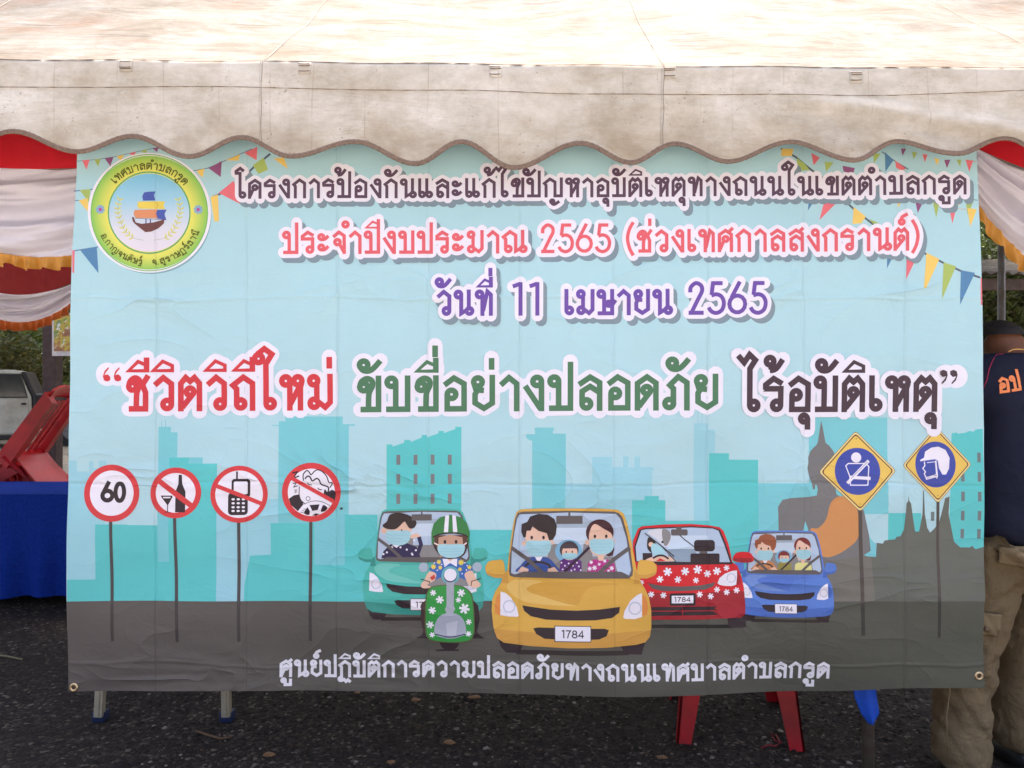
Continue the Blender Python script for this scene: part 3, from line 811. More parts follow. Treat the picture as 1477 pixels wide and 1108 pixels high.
for (x, y, s, w) in ((215, 310, 1.0, 22), (225, 470, .68, 15), (245, 570, .45, 10)):
    line([(x, y + 15*s), (x + 75*s, y), (x + 20*s, y + 90*s), (x + 100*s, y + 60*s)], w, DARKK)
part('printed_prohibition_sign', 'slash', 4); line([(215, 405), (815, 735)], 58, RED)
frame(); part('printed_speck'); rect(491, 732, 494.5, 735, DARKK)

# --- diamond warning signs
def diamond(inst, cx, cy, hw, hh, px, tilt):
    YEL = ink(240, 200, 100); BRN = ink(96, 52, 44)
    part('printed_diamond_sign', 'pole', inst); line([(cx + tilt, cy + hh - 20), (px, (px > 500) * 1265 + (px < 500) * 1250)], 22 if inst == 1 else 17, lambda p: ink(88, 80, 76) if p[1] < 868 else ink(62, 60, 58))
    part('printed_diamond_sign', None, inst)
    def dm(k, col, r=.06):
        P = [(cx + tilt*-.5, cy - hh*k), (cx + hw*k, cy - 4), (cx + tilt, cy + hh*k), (cx - hw*k, cy + 4)]
        out = []
        for i in range(4):
            a, b, c = P[i-1], P[i], P[(i+1) % 4]
            r2 = r
            p0 = (b[0] + (a[0]-b[0])*r2, b[1] + (a[1]-b[1])*r2); p1 = (b[0] + (c[0]-b[0])*r2, b[1] + (c[1]-b[1])*r2)
            for k2 in range(5):
                t = k2 / 4; out.append(((1-t)**2*p0[0] + 2*t*(1-t)*b[0] + t*t*p1[0], (1-t)**2*p0[1] + 2*t*(1-t)*b[1] + t*t*p1[1]))
        poly(out, col)
    dm(1.0, ink(120, 100, 80)); dm(.985, ink(240, 215, 150)); dm(.93, BRN); dm(.895, YEL)
    circ(cx - tilt*.3, cy - hh*.8, 3, BRN, n=8); circ(cx + tilt*.9, cy + hh*.8, 3, BRN, n=8)
frame(1150, 600, 3.957)
diamond(1, 345, 317, 223, 232, 372, 14)
part('printed_diamond_sign', 'seat_belt_symbol', 1)
BL = ink(72, 84, 170)
circ(345, 317, 130, BL, 134, n=44); circ(339, 238, 29, WHITE)
line([(293, 272), (395, 272), (410, 290), (402, 395), (303, 395), (300, 345), (278, 285)], 6, WHITE, closed=True)
line([(410, 256), (285, 384)], 18, WHITE); line([(300, 350), (418, 357)], 18, WHITE); line([(306, 358), (404, 262)], 2.5, BL)
diamond(2, 800, 280, 196, 220, 808, 4)
part('printed_diamond_sign', 'helmet_symbol', 2)
circ(792, 278, 114, BL, 131, n=44)
poly([(728, 240), (735, 205), (770, 182), (810, 176), (850, 195), (872, 240), (868, 300), (850, 335), (830, 335), (812, 300), (805, 255), (790, 248), (760, 252), (706, 260), (706, 252)], WHITE)
line([(795, 255), (802, 345), (740, 362), (728, 330), (735, 320), (720, 300), (732, 285), (730, 262)], 6, WHITE)
line([(745, 268), (792, 262), (796, 335), (748, 350)], 4, WHITE); line([(735, 352), (795, 345), (800, 358)], 6, WHITE)

# --- cars
SKIN = ink(240, 196, 172); MASK = ink(172, 216, 226); MASK2 = ink(150, 202, 216); HAIR = ink(62, 50, 50); GREY = ink(104, 96, 96); GREY2 = ink(146, 142, 142)
GLASS = ink(188, 204, 226); GLASS2 = ink(208, 222, 238)
def mask(x0, y0, x1, y1):
    cx = (x0+x1)/2
    poly([(x0, y0+4), (cx, y0), (x1, y0+4), (x1-2, y1-(y1-y0)*.35), (cx+(x1-x0)*.22, y1-2), (cx-(x1-x0)*.22, y1-2), (x0+2, y1-(y1-y0)*.35)], MASK, sm=True)
    for k in (.3, .52, .72):
        y = y0 + (y1-y0)*k; line([(x0+6, y), (cx, y+3), (x1-6, y)], 2.5, MASK2)
def daisy(cx, cy, r, col=None, n=6, a0=.2):
    col = col or WHITE
    seg = []
    for k in range(n):
        a = a0 + 2*math.pi*k/n
        seg += strokes_px([tr((cx, cy)), tr((cx + r*math.cos(a), cy + r*math.sin(a)))], r*.46 / Ink.T[2])
    raw(seg, col)
def carY(inst, pal, ppl, T, plate='1784', teal=False):
    frame(*T)
    body, lo, hi, hi2 = pal
    N = 'printed_car'
    part(N, 'wheel', inst)
    rect(250, 1002, 1000, 1033, ink(58, 50, 50))
    poly([(135, 935), (300, 960), (275, 1022), (185, 1022), (150, 985)], DARKK); poly([(940, 965), (1112, 940), (1085, 1032), (975, 1025)], DARKK)
    part(N, None, inst)
    poly([(255, 85), (285, 68), (420, 62), (790, 62), (925, 70), (965, 95), (990, 160), (1020, 290), (1042, 420), (1062, 525), (1105, 590), (1132, 650), (1148, 740), (1150, 850), (1140, 915), (1110, 950), (1050, 965), (850, 980), (600, 984), (350, 976), (170, 955), (125, 925), (100, 850), (88, 740), (92, 670), (112, 615), (160, 545), (190, 500), (200, 400), (213, 290), (235, 150)], body)
    poly([(102, 865), (600, 905), (1146, 870), (1140, 915), (1110, 950), (1050, 965), (850, 980), (600, 984), (350, 976), (170, 955), (125, 925)], lo)
    part(N, 'bonnet_highlight', inst)
    poly([(200, 560), (260, 535), (420, 545), (340, 580), (325, 610), (400, 640), (620, 700), (640, 708), (500, 705), (330, 690), (230, 640), (190, 590)], hi, sm=True)
    poly([(325, 590), (420, 555), (700, 548), (930, 560), (860, 570), (740, 585), (690, 640), (640, 702), (400, 640), (340, 612)], hi2, sm=True)
    part(N, 'windscreen', inst)
    poly([(262, 92), (300, 82), (600, 77), (900, 82), (935, 92), (962, 125), (990, 230), (1012, 340), (1028, 470), (1024, 505), (1000, 524), (600, 526), (235, 518), (208, 508), (203, 480), (210, 380), (226, 260), (246, 130)], GREY)
    poly([(275, 102), (600, 88), (915, 98), (945, 130), (985, 260), (1015, 470), (1000, 505), (960, 490), (600, 485), (280, 490), (240, 500), (218, 490), (222, 350), (240, 220), (258, 130)], GLASS)
    poly([(500, 190), (735, 190), (740, 300), (500, 300)], GLASS2); rect(480, 150, 760, 190, ink(172, 186, 202))
    poly([(470, 296), (530, 296), (530, 375), (690, 375), (700, 296), (745, 296), (760, 380), (900, 380), (925, 485), (300, 490), (320, 380), (460, 380)], GREY2)
    part(N, 'driver', inst)
    ppl(inst, N)
    part(N, 'windscreen', inst)
    line([(222, 322), (330, 400), (440, 500)], 26, GREY); line([(1008, 322), (900, 400), (790, 500)], 26, GREY)
    poly([(222, 510), (300, 480), (950, 480), (1012, 510), (1000, 524), (600, 526), (235, 518)], GREY)
    part(N, 'rear_mirror', inst)
    line([(605, 85), (605, 112)], 14, GREY); rect(518, 110, 693, 163, GREY)
    part(N, 'grille', inst)
    poly([(292, 708), (340, 716), (480, 734), (650, 738), (800, 730), (940, 712), (935, 750), (890, 785), (780, 800), (600, 803), (450, 800), (350, 780), (305, 745)], DARKK)
    poly([(365, 858), (400, 852), (840, 856), (866, 866), (850, 905), (800, 925), (600, 930), (440, 925), (385, 895)], DARKK)
    if not teal:
        part(N, 'indicator', inst)
        poly([(142, 622), (120, 650), (108, 710), (112, 760), (145, 775)], ink(232, 146, 76) if pal[0][0] > .4 else lo); poly([(1090, 625), (1112, 650), (1128, 710), (1120, 765), (1088, 775)], ink(232, 146, 76) if pal[0][0] > .4 else lo)
    part(N, 'headlight', inst)
    poly([(148, 615), (180, 625), (215, 655), (255, 720), (268, 775), (262, 784), (200, 782), (145, 772)], WHITE)
    part(N, 'headlight#2', inst)
    poly([(1085, 620), (1055, 632), (1010, 670), (970, 740), (962, 785), (975, 792), (1040, 795), (1087, 780)], WHITE)
    ring(1040, 722, 40, 9, ink(205, 205, 222), 20); part(N, 'headlight', inst); ring(205, 715, 38, 9, ink(205, 205, 222), 20)
    part(N, 'side_mirror', inst)
    for sgn, cx in ((1, 112), (-1, 1120)):
        X = lambda x: cx + sgn * (x - 112)
        part(N, 'side_mirror#%d' % (sgn + 1), inst)
        poly([(X(165), 410), (X(120), 405), (X(75), 412), (X(50), 440), (X(48), 470), (X(60), 500), (X(110), 522), (X(160), 522), (X(178), 500)], body, sm=True)
        poly([(X(50), 480), (X(110), 500), (X(175), 500), (X(160), 524), (X(110), 524), (X(60), 502)], lo)
        poly([(X(165), 500), (X(195), 470), (X(200), 560), (X(150), 560)], lo)
    part(N, 'number_plate', inst)
    rect(505, 838, 748, 944, ink(90, 82, 84)); rect(511, 843, 743, 938, WHITE)
    if plate == '1784': digits('1784', 552, 702, 866, 918, 7.5, DARKK)
    else: digits('17', 552, 622, 866, 918, 8, DARKK)
def eyes(a, b, y, r=9): circ(a, y, r, DARKK, r*1.35, n=12); circ(b, y, r, DARKK, r*1.35, n=12)
def family(hairM, hairW, sh1, sh2, sh3, w2='flower'):
    def f(inst, N):
        poly([(262, 485), (280, 440), (330, 392), (400, 380), (470, 392), (515, 440), (525, 485)], sh1, sm=True)
        poly([(258, 485), (290, 445), (335, 465), (330, 485)], SKIN); poly([(535, 482), (505, 448), (460, 462), (462, 482)], SKIN)
        poly([(372, 375), (430, 375), (408, 415), (396, 415)], WHITE)
        circ(305, 290, 16, SKIN, n=14); circ(487, 285, 16, SKIN, n=14)
        poly([(316, 205), (400, 180), (470, 205), (482, 280), (470, 345), (430, 378), (370, 378), (325, 345), (314, 280)], SKIN, sm=True)
        poly([(300, 255), (285, 215), (288, 165), (325, 150), (345, 115), (400, 97), (460, 102), (505, 130), (522, 175), (515, 235), (495, 268), (470, 272), (455, 225), (400, 210), (360, 180), (348, 208), (322, 208), (315, 250)], hairM)
        eyes(355, 433, 253); mask(320, 274, 478, 378)
        line([(310, 445), (345, 420), (400, 415), (460, 430), (482, 455)], 15, DARKK, sm=True)
        part(N, 'passenger', inst)
        circ(600, 345, 90, ink(132, 184, 216), 78)
        poly([(538, 478), (545, 405), (570, 392), (650, 392), (685, 410), (688, 480)], sh3)
        if w2 == 'flower':
            for x, y in ((552, 420), (575, 440), (560, 465), (600, 425), (592, 455), (628, 440), (640, 465), (655, 420), (668, 445), (680, 470), (618, 472)): circ(x, y, 6, WHITE, n=8)
        else:
            for x, y in ((552, 420), (575, 440), (560, 465), (600, 425), (628, 440), (655, 420), (668, 460)): line([(x-8, y+8), (x+8, y-8)], 4, ink(110, 110, 60))
        circ(603, 335, 63, hairW if w2 != 'flower' else ink(78, 66, 72), 58)
        poly([(560, 330), (580, 326), (640, 326), (656, 335), (655, 375), (625, 400), (585, 400), (558, 375)], SKIN, sm=True); eyes(583, 624, 348, 5); mask(562, 356, 650, 400)
        part(N, 'passenger', inst)
        poly([(845, 375), (895, 290), (905, 330), (895, 375), (870, 380)], hairW)
        poly([(722, 486), (728, 420), (760, 400), (860, 400), (905, 430), (912, 486)], sh2)
        if w2 == 'flower':
            for x, y, r in ((750, 418, 12), (740, 460, 14), (772, 455, 16), (803, 432, 10), (840, 410, 11), (886, 458, 14), (865, 474, 9)): daisy(x, y, r)
        poly([(790, 375), (838, 375), (830, 408), (800, 408)], SKIN)
        circ(808, 222, 93, hairW, 88)
        circ(724, 288, 16, SKIN, n=14); circ(896, 280, 16, SKIN, n=14)
        poly([(735, 250), (750, 190), (778, 165), (830, 195), (885, 230), (892, 280), (875, 345), (835, 375), (775, 372), (742, 330)], SKIN, sm=True)
        eyes(775, 851, 247); mask(745, 266, 898, 366)
        part(N, 'seat_belt', inst); line([(738, 318), (572, 480)], 17, ink(64, 40, 60))
    return f
def sleepy(inst, N):
    poly([(250, 490), (270, 430), (330, 370), (450, 350), (560, 390), (600, 490)], ink(56, 48, 86))
    line([(580, 300), (600, 370), (560, 480)], 34, ink(56, 48, 86))
    for x, y in ((270, 455), (300, 440), (345, 395), (420, 395), (475, 415), (520, 450), (555, 420), (540, 335), (525, 458)): circ(x, y, 9, WHITE, n=10)
    poly([(345, 375), (415, 375), (385, 400)], WHITE)
    poly([(480, 300), (560, 270), (600, 300), (520, 320)], SKIN); circ(275, 250, 26, SKIN, n=14)
    poly([(310, 160), (480, 150), (520, 230), (480, 300), (400, 370), (330, 340)], SKIN, sm=True)
    poly([(262, 205), (300, 170), (330, 110), (420, 96), (520, 130), (560, 180), (540, 225), (500, 230), (470, 190), (450, 175), (380, 235), (300, 235)], HAIR, sm=True)
    mask(300, 250, 500, 375); circ(430, 246, 7, DARKK, n=10)
# depth order as printed: teal, (scooter later), red, blue, yellow
FT = (500 + (205 - 203*.76*1.0)/4.818, 720 + (85 - 85*.76)/4.818, 4.615/.757, 4.615/.765)
TLp = (ink(82, 186, 172), ink(62, 150, 138), ink(120, 205, 192), ink(96, 194, 180))
carY(1, TLp, sleepy, (542.5 - 203/6.096, 737.6 - 85/6.04, 6.096, 6.04), plate='17', teal=True)
BLp = (ink(98, 134, 212), ink(80, 112, 190), ink(122, 152, 216), ink(92, 124, 206))
carY(4, BLp, family(ink(160, 92, 66), ink(130, 50, 50), ink(206, 140, 96), ink(236, 228, 150), ink(160, 150, 80), w2='x'), (1077.6 - 203/7.64, 768.4 - 85/7.3, 7.64, 7.36))

# red car
frame(900, 740, 6.156)
N = 'printed_car'
part(N, 'wheel', 3)
rect(200, 990, 960, 1022, ink(50, 46, 46)); poly([(918, 925), (1085, 900), (1082, 1010), (1060, 1018), (925, 1018)], DARKK)
part(N, None, 3)
RB = ink(222, 46, 54); RD = ink(168, 44, 54)
poly([(78, 330), (80, 250), (125, 140), (160, 120), (350, 104), (600, 100), (760, 112), (850, 128), (885, 160), (930, 280), (965, 440), (1010, 470), (1045, 560), (1068, 660), (1080, 820), (1078, 900), (1040, 930), (700, 945), (200, 945), (140, 900), (100, 700), (90, 500)], RB)
poly([(100, 690), (400, 710), (640, 712), (840, 700), (900, 690), (1072, 700), (1080, 820), (1078, 900), (1040, 930), (700, 945), (200, 945), (140, 900)], RD)
part(N, 'windscreen', 3)
poly([(100, 430), (90, 300), (140, 150), (190, 135), (600, 118), (800, 130), (855, 150), (905, 270), (965, 455), (400, 460)], DARKK)
poly([(112, 425), (104, 300), (155, 155), (200, 145), (600, 130), (790, 140), (840, 158), (890, 280), (945, 440), (400, 430)], GLASS)
poly([(390, 205), (745, 200), (770, 320), (390, 320)], GLASS2); rect(390, 320, 640, 430, ink(150, 168, 186))
rect(165, 355, 250, 430, DARKK)
part(N, 'headrest', 3)
rrect(622, 240, 808, 342, 30, DARKK); rect(670, 340, 740, 362, GREY); rrect(590, 360, 850, 470, 14, DARKK)
part(N, None, 3); poly([(300, 458), (965, 455), (960, 480), (300, 480)], RB)
part(N, 'windscreen', 3)
poly([(270, 430), (500, 432), (965, 440), (965, 456), (300, 462)], DARKK)
part(N, 'driver', 3)
poly([(215, 180), (250, 150), (330, 140), (400, 170), (412, 240), (395, 300), (350, 290), (300, 240)], ink(226, 224, 232), sm=True)
poly([(340, 150), (400, 160), (415, 220), (380, 290), (350, 270)], GREY2, sm=True); circ(342, 258, 11, DARKK, n=10)
poly([(205, 300), (215, 220), (270, 240), (280, 290), (250, 350), (225, 340)], HAIR, sm=True); circ(240, 280, 22, SKIN, n=14)
poly([(240, 310), (265, 270), (340, 310), (365, 350), (330, 372), (260, 365)], MASK, sm=True)
poly([(200, 425), (230, 395), (300, 385), (370, 380), (430, 400), (440, 425)], SKIN, sm=True); poly([(280, 425), (320, 400), (370, 425)], RB)
line([(255, 400), (300, 378), (350, 378), (395, 405)], 16, DARKK, sm=True)
part(N, 'wiper', 3)
line([(185, 180), (330, 290), (445, 385)], 9, DARKK); line([(455, 160), (530, 230), (620, 298)], 9, DARKK); line([(320, 280), (460, 430)], 7, DARKK)
part(N, 'rear_mirror', 3)
rrect(418, 146, 566, 200, 14, GREY); rect(465, 125, 512, 150, GREY)
part(N, 'flower_sticker', 3)
for q_, (x, y, r) in enumerate(((385, 518, 38), (541, 516, 36), (654, 502, 38), (742, 540, 32), (828, 518, 36), (913, 490, 26), (316, 583, 30), (476, 588, 30), (638, 598, 26), (238, 717, 27), (346, 725, 27), (671, 722, 27), (770, 740, 27), (828, 682, 27), (915, 706, 27), (1004, 690, 27), (152, 612, 22))): part(N, 'flower_sticker#%d' % q_, 3); daisy(x, y, r)
part(N, 'grille', 3)
poly([(203, 618), (330, 640), (500, 650), (680, 642), (815, 618), (790, 655), (720, 680), (520, 690), (340, 688), (250, 665)], GREY)
poly([(240, 830), (835, 830), (800, 845), (825, 862), (240, 862)], DARKK); poly([(240, 872), (790, 872), (835, 905), (240, 910)], DARKK); rect(514, 845, 522, 912, RD)
part(N, 'headlight', 3)
poly([(832, 625), (850, 580), (900, 540), (960, 518), (1006, 512), (1008, 560), (1000, 640), (960, 652), (900, 650), (850, 640)], WHITE); ring(955, 580, 38, 9, ink(205, 205, 222), 20)
poly([(1008, 515), (1030, 560), (1040, 620), (1005, 645)], RD)
part(N, 'side_mirror', 3)
poly([(970, 395), (1000, 355), (1060, 345), (1120, 355), (1150, 400), (1140, 435), (1070, 442), (980, 430)], RB, sm=True); poly([(972, 400), (1140, 402), (1135, 436), (1070, 444), (980, 430)], RD)
part(N, 'number_plate', 3)
rrect(402, 708, 634, 820, 16, DARKK); rect(420, 730, 614, 798, WHITE); digits('1784', 442, 590, 742, 786, 7, DARKK)
# blue car's left lamp shows past the red car
YLp = (ink(230, 178, 82), ink(216, 160, 78), ink(240, 196, 112), ink(222, 168, 76))
carY(2, YLp, family(HAIR, ink(78, 46, 52), ink(62, 88, 158), ink(192, 62, 142), ink(108, 58, 132)), (690, 720, 4.615))

# scooter and rider
frame(500, 720, 4.818)
N = 'printed_scooter'
part(N, 'wheel')
poly([(615, 1050), (650, 1045), (780, 1045), (780, 1058), (620, 1060)], DARKK); poly([(640, 985), (790, 985), (770, 1030), (740, 1055), (690, 1055), (660, 1030)], DARKK)
part(N, 'rider')
poly([(480, 965), (520, 945), (545, 900), (600, 960), (590, 968)], DARKK); poly([(960, 968), (925, 945), (890, 900), (850, 960), (870, 968)], DARKK)
poly([(545, 700), (520, 730), (515, 820), (535, 930), (570, 930), (600, 720)], ink(78, 58, 60)); poly([(880, 700), (915, 740), (925, 830), (905, 930), (860, 930), (850, 720)], ink(58, 44, 48))
SB = ink(66, 110, 184)
poly([(575, 480), (620, 430), (680, 405), (770, 405), (830, 440), (880, 470), (870, 520), (830, 520), (830, 600), (600, 600), (610, 520)], SB)
for x, y, r in ((643, 433, 16), (605, 466, 18), (652, 472, 14), (796, 438, 20), (788, 485, 14), (854, 472, 15)): daisy(x, y, r, ink(240, 214, 90), 7)
for x, y in ((612, 440), (632, 490), (662, 450), (822, 440), (838, 460), (803, 515), (833, 490)): circ(x, y, 5, WHITE, n=8)
poly([(540, 560), (575, 500), (625, 520), (600, 590), (575, 612), (530, 612), (518, 590)], SKIN, sm=True); poly([(900, 555), (870, 495), (820, 520), (850, 590), (880, 612), (915, 612), (932, 590)], SKIN, sm=True)
line([(518, 550), (580, 570), (578, 600)], 6, DARKK); line([(932, 550), (868, 570), (866, 600)], 6, DARKK); poly([(580, 540), (612, 518), (620, 545), (595, 560)], ink(206, 70, 72))
poly([(668, 412), (770, 412), (766, 468), (720, 440), (682, 470)], WHITE)
poly([(695, 405), (745, 405), (720, 432)], SKIN)
poly([(610, 250), (840, 250), (838, 340), (810, 390), (720, 415), (650, 395), (615, 340)], ink(98, 66, 58))
poly([(640, 265), (720, 245), (805, 265), (812, 340), (790, 400), (650, 400), (638, 340)], ink(206, 160, 136)); eyes(684, 761, 295, 10)
line([(600, 290), (625, 350), (680, 400), (740, 408), (815, 380), (845, 290)], 9, DARKK, sm=True)
line([(610, 302), (645, 320)], 9, ink(250, 225, 215)); line([(835, 302), (810, 320)], 9, ink(250, 225, 215)); mask(640, 312, 815, 404)
part(N, 'helmet')
HG = ink(66, 132, 74)
poly([(592, 300), (590, 230), (605, 170), (650, 125), (720, 108), (790, 125), (835, 165), (856, 230), (852, 295), (846, 305), (835, 250), (790, 238), (720, 232), (660, 240), (612, 255), (604, 310)], HG)
line([(600, 262), (640, 245), (720, 234), (800, 242), (846, 262)], 9, DARKK, sm=True)
poly([(686, 114), (712, 112), (706, 228), (676, 228)], WHITE); poly([(734, 112), (758, 116), (770, 228), (740, 228)], WHITE)
part(N, 'mirror')
circ(537, 470, 33, ink(176, 190, 206)); part(N, 'mirror#2'); circ(907, 470, 33, ink(176, 190, 206))
part(N, None)
poly([(560, 590), (640, 545), (690, 530), (760, 530), (830, 560), (850, 600), (760, 600), (600, 610)], GREY2)
poly([(560, 640), (600, 600), (700, 590), (800, 600), (860, 640), (880, 700), (890, 850), (885, 940), (850, 985), (740, 998), (600, 985), (555, 950), (545, 860), (548, 720)], ink(92, 110, 70), sm=True)
poly([(568, 645), (605, 608), (700, 598), (800, 606), (852, 645), (872, 705), (882, 850), (876, 935), (845, 978), (740, 990), (605, 978), (565, 945), (555, 860), (558, 720)], ink(62, 160, 78), sm=True)
circ(722, 525, 62, ink(112, 182, 190)); 
poly([(695, 570), (748, 570), (746, 735), (756, 760), (735, 795), (700, 795), (684, 760), (696, 735)], ink(176, 180, 190))
poly([(612, 925), (620, 850), (660, 800), (720, 785), (780, 800), (820, 850), (830, 925), (800, 950), (720, 968), (650, 955)], ink(176, 180, 196), sm=True)
poly([(690, 860), (700, 945), (760, 945), (775, 840)], ink(198, 200, 212)); line([(618, 935), (720, 955), (825, 935)], 7, ink(52, 46, 80), sm=True)
part(N, 'headlamp'); circ(722, 528, 46, ink(66, 64, 96)); circ(722, 522, 43, WHITE)
part(N, 'flower_sticker')
for q_, (x, y, r) in enumerate(((603, 645, 21), (650, 693, 27), (797, 648, 27), (778, 696, 19), (819, 757, 36), (597, 767, 26), (582, 868, 26), (849, 850, 20), (847, 933, 20), (595, 940, 19))): part(N, 'flower_sticker#%d' % q_); daisy(x, y, r)

# --- emblem
frame(120, 210, 5.83)
E = 'emblem'
CX, CY = 560, 568
part(E, 'drop_shadow'); circ(CX + 16, CY + 22, 502, ink(140, 176, 188), 492, n=64)
part(E)
circ(CX, CY, 516, WHITE, 503, n=72)
def rim(p):
    r = math.hypot((p[0] - 120)*5.83 - CX, (p[1] - 210)*5.83 - CY)
    t = min(max((r - 360) / 120, 0), 1); a = ink(238, 232, 110); b = ink(150, 205, 98)
    return tuple(a[i]*(1-t) + b[i]*t for i in range(4))
def disc_rings(r0, r1, col, k, ry=.975):
    for j in range(k):
        a = r0 + (r1-r0)*j/k; b = r0 + (r1-r0)*(j+1)/k
        seg = []
        for i in range(48):
            t0, t1 = 2*math.pi*i/48, 2*math.pi*(i+1)/48
            seg.append([tr((CX + q*math.cos(t), CY + q*ry*math.sin(t))) for q, t in ((a, t0), (b, t0), (b, t1), (a, t1))])
        vs, ts = union(seg, 12); emit(vs, ts, col, j0)
j0 = level((120, 210, 310, 400))
disc_rings(330, 490, rim, 6)
ring(CX, CY, 341, 12, ink(110, 176, 112), 48); ring(CX, CY, 488, 8, ink(120, 190, 100), 56)
def inner(p):
    t = min(max(((p[1] - 210)*5.83 - 240) / 650, 0), 1)
    st = [(0, ink(132, 200, 232)), (.35, ink(168, 214, 236)), (.7, ink(226, 226, 238)), (1, ink(236, 226, 238))]
    for (a, ca), (b, cb) in zip(st, st[1:]):
        if t <= b:
            u = (t - a) / (b - a); return tuple(ca[i]*(1-u) + cb[i]*u for i in range(4))
    return st[-1][1]
raw([[tr((CX + 336*math.cos(2*math.pi*i/60), CY + 328*math.sin(2*math.pi*i/60))) for i in range(60)]], inner, 5)
part(E, 'wheat_wreath')
WH = ink(232, 226, 104)
for s, x0 in ((-1, 520), (1, 600)):
    st = [(x0 - s*-20 - s*20, 800), (560 + s*130, 780), (560 + s*200, 720), (560 + s*245, 620), (560 + s*262, 530), (560 + s*240, 440)]
    line(st, 3, ink(170, 180, 130), sm=True)
    cr = cat_rom(st, False, 5)
    for k in range(5, len(cr) - 1, 2):
        x, y = cr[k]; dx, dy = cr[k+1][0]-cr[k-1][0], cr[k+1][1]-cr[k-1][1]; l = math.hypot(dx, dy); dx /= l; dy /= l
        for q in (-1, 1):
            ex, ey = x + dx*34 - dy*q*30, y + dy*34 + dx*q*30
            poly([(x, y), ((x+ex)/2 - dy*10, (y+ey)/2 + dx*10), (ex, ey), ((x+ex)/2 + dy*10, (y+ey)/2 - dx*10)], WH)
part(E, 'ship')
VB = ink(82, 98, 176)
poly([(512, 468), (504, 430), (520, 398), (560, 392), (616, 390), (602, 420), (614, 466)], VB)
poly([(478, 535), (462, 510), (470, 475), (640, 472), (694, 474), (682, 505), (694, 538)], ink(240, 214, 96)); line([(625, 478), (635, 505), (625, 536)], 3, ink(190, 150, 60))
poly([(622, 545), (708, 542), (690, 580), (706, 630), (615, 615)], VB)
poly([(445, 545), (632, 540), (620, 575), (632, 615), (450, 612), (434, 590), (434, 560)], ink(232, 154, 110)); line([(440, 614), (700, 628)], 4, ink(80, 66, 110))
line([(536, 620), (536, 660)], 10, ink(90, 90, 150)); line([(573, 620), (573, 660)], 10, ink(90, 90, 150))
poly([(418, 606), (432, 604), (450, 650), (500, 662), (600, 650), (690, 625), (685, 660), (640, 700), (580, 728), (530, 732), (490, 700), (440, 660), (425, 640)], ink(118, 76, 72))
part(E, 'rosette')
for cx in (150, 970):
    part(E, 'rosette#%d' % cx)
    daisy(cx, 540, 38, ink(138, 176, 216), 8); circ(cx, 540, 14, ink(206, 80, 160), n=12)
part(E, 'ring_letter')
OL = ink(98, 104, 40)
def arc(txt, a0, a1, rb, s, w, outward=True):
    _, tw = layout(txt)
    def mf(u, v):
        t = u / tw
        a = R(a0 + (a1 - a0) * t)
        r = rb + v * s if outward else rb - v * s
        return tr((CX + r*math.cos(a), CY - .975*r*math.sin(a)))
    text(txt, mf, w, OL)
frame(120, 210, 5.83)
arc('เทศบาลตำบลกรูด', 138, 40, 376, 5.2, 1.75)
arc('อ.กาญจนดิษฐ์', 206, 262, 450, 4.2, 1.45, False)
arc('จ.สุราษฏร์ธานี', 274, 338, 450, 4.2, 1.45, False)

# --- lines of lettering
frame()
HAL = ink(243, 238, 251); SHD = ink(134, 152, 164)
part('lettering', None, 1)
tline([('โครงการป้องกันและแก้ไขปัญหาอุบัติเหตุทางถนนในเขตตำบลกรูด', 341, 1393)], [(335, 287), (700, 286), (1060, 283), (1393, 281)], 29, 4.4, ink(98, 74, 94), halo=5.2, halo_col=HAL, shadow=(5.5, 7), shadow_col=SHD)
part('lettering', None, 2)
tline([('ประจำปีงบประมาณ', 408, 758), ('2565', 779, 881), ('(ช่วงเทศกาลสงกรานต์)', 902, 1325)], [(408, 367), (760, 366), (1060, 364), (1325, 362)], 34, 4.9, ink(234, 104, 114), halo=5.6, halo_col=HAL, shadow=(5.5, 7), shadow_col=SHD)
part('lettering', None, 3)
tline([('วันที่', 629, 711), ('11', 738, 780), ('เมษายน', 813, 968), ('2565', 991, 1106)], [(629, 456), (1106, 454)], 38, 5.8, ink(116, 84, 170), halo=5.6, halo_col=HAL, shadow=(5.5, 7), shadow_col=SHD)
def quote(x, y, s, col, flip):
    f = -1 if flip else 1
    P = [(0, 0), (5, -1), (9, 3), (9, 8), (4, 10), (-1, 8), (-2.5, 2), (0, -6), (6, -12), (7, -10), (2, -4)]
    return [(x + f*a*s, y + f*b*s) for a, b in P]
part('lettering', 'letter_outline', 4)
for pts in ([(150, 540)], [(166, 540)], [(1360, 543)], [(1375, 543)]):
    x, y = pts[0]; circ(x + 4, y, 17, HAL)
part('lettering', None, 4)
tline([('ชีวิตวิถีใหม่', 181, 480, ink(216, 64, 72)), ('ขับขี่อย่างปลอดภัย', 514, 1036, ink(84, 128, 96)), ('ไร้อุบัติเหตุ', 1070, 1352, ink(78, 60, 70))], [(180, 594), (480, 592), (514, 595), (800, 593), (1036, 592), (1070, 595), (1352, 594)], 53, 8.2, WHITE, halo=7, halo_col=HAL)
part('lettering', 'quotation_mark', 4)
poly(quote(150, 541, .95, 0, False), ink(216, 64, 72)); part('lettering', 'quotation_mark#2', 4); poly(quote(166, 541, .95, 0, False), ink(216, 64, 72))
part('lettering', 'quotation_mark#3', 4); poly(quote(1364, 543, .95, 0, True), ink(78, 60, 70)); part('lettering', 'quotation_mark#4', 4); poly(quote(1379, 543, .95, 0, True), ink(78, 60, 70))
part('lettering', None, 5)
tline([('ศูนย์ปฏิบัติการความปลอดภัยทางถนนเทศบาลตำบลกรูด', 402, 1196)], [(402, 978), (700, 979), (1000, 982), (1196, 979)], 25, 4.3, ink(242, 238, 246))
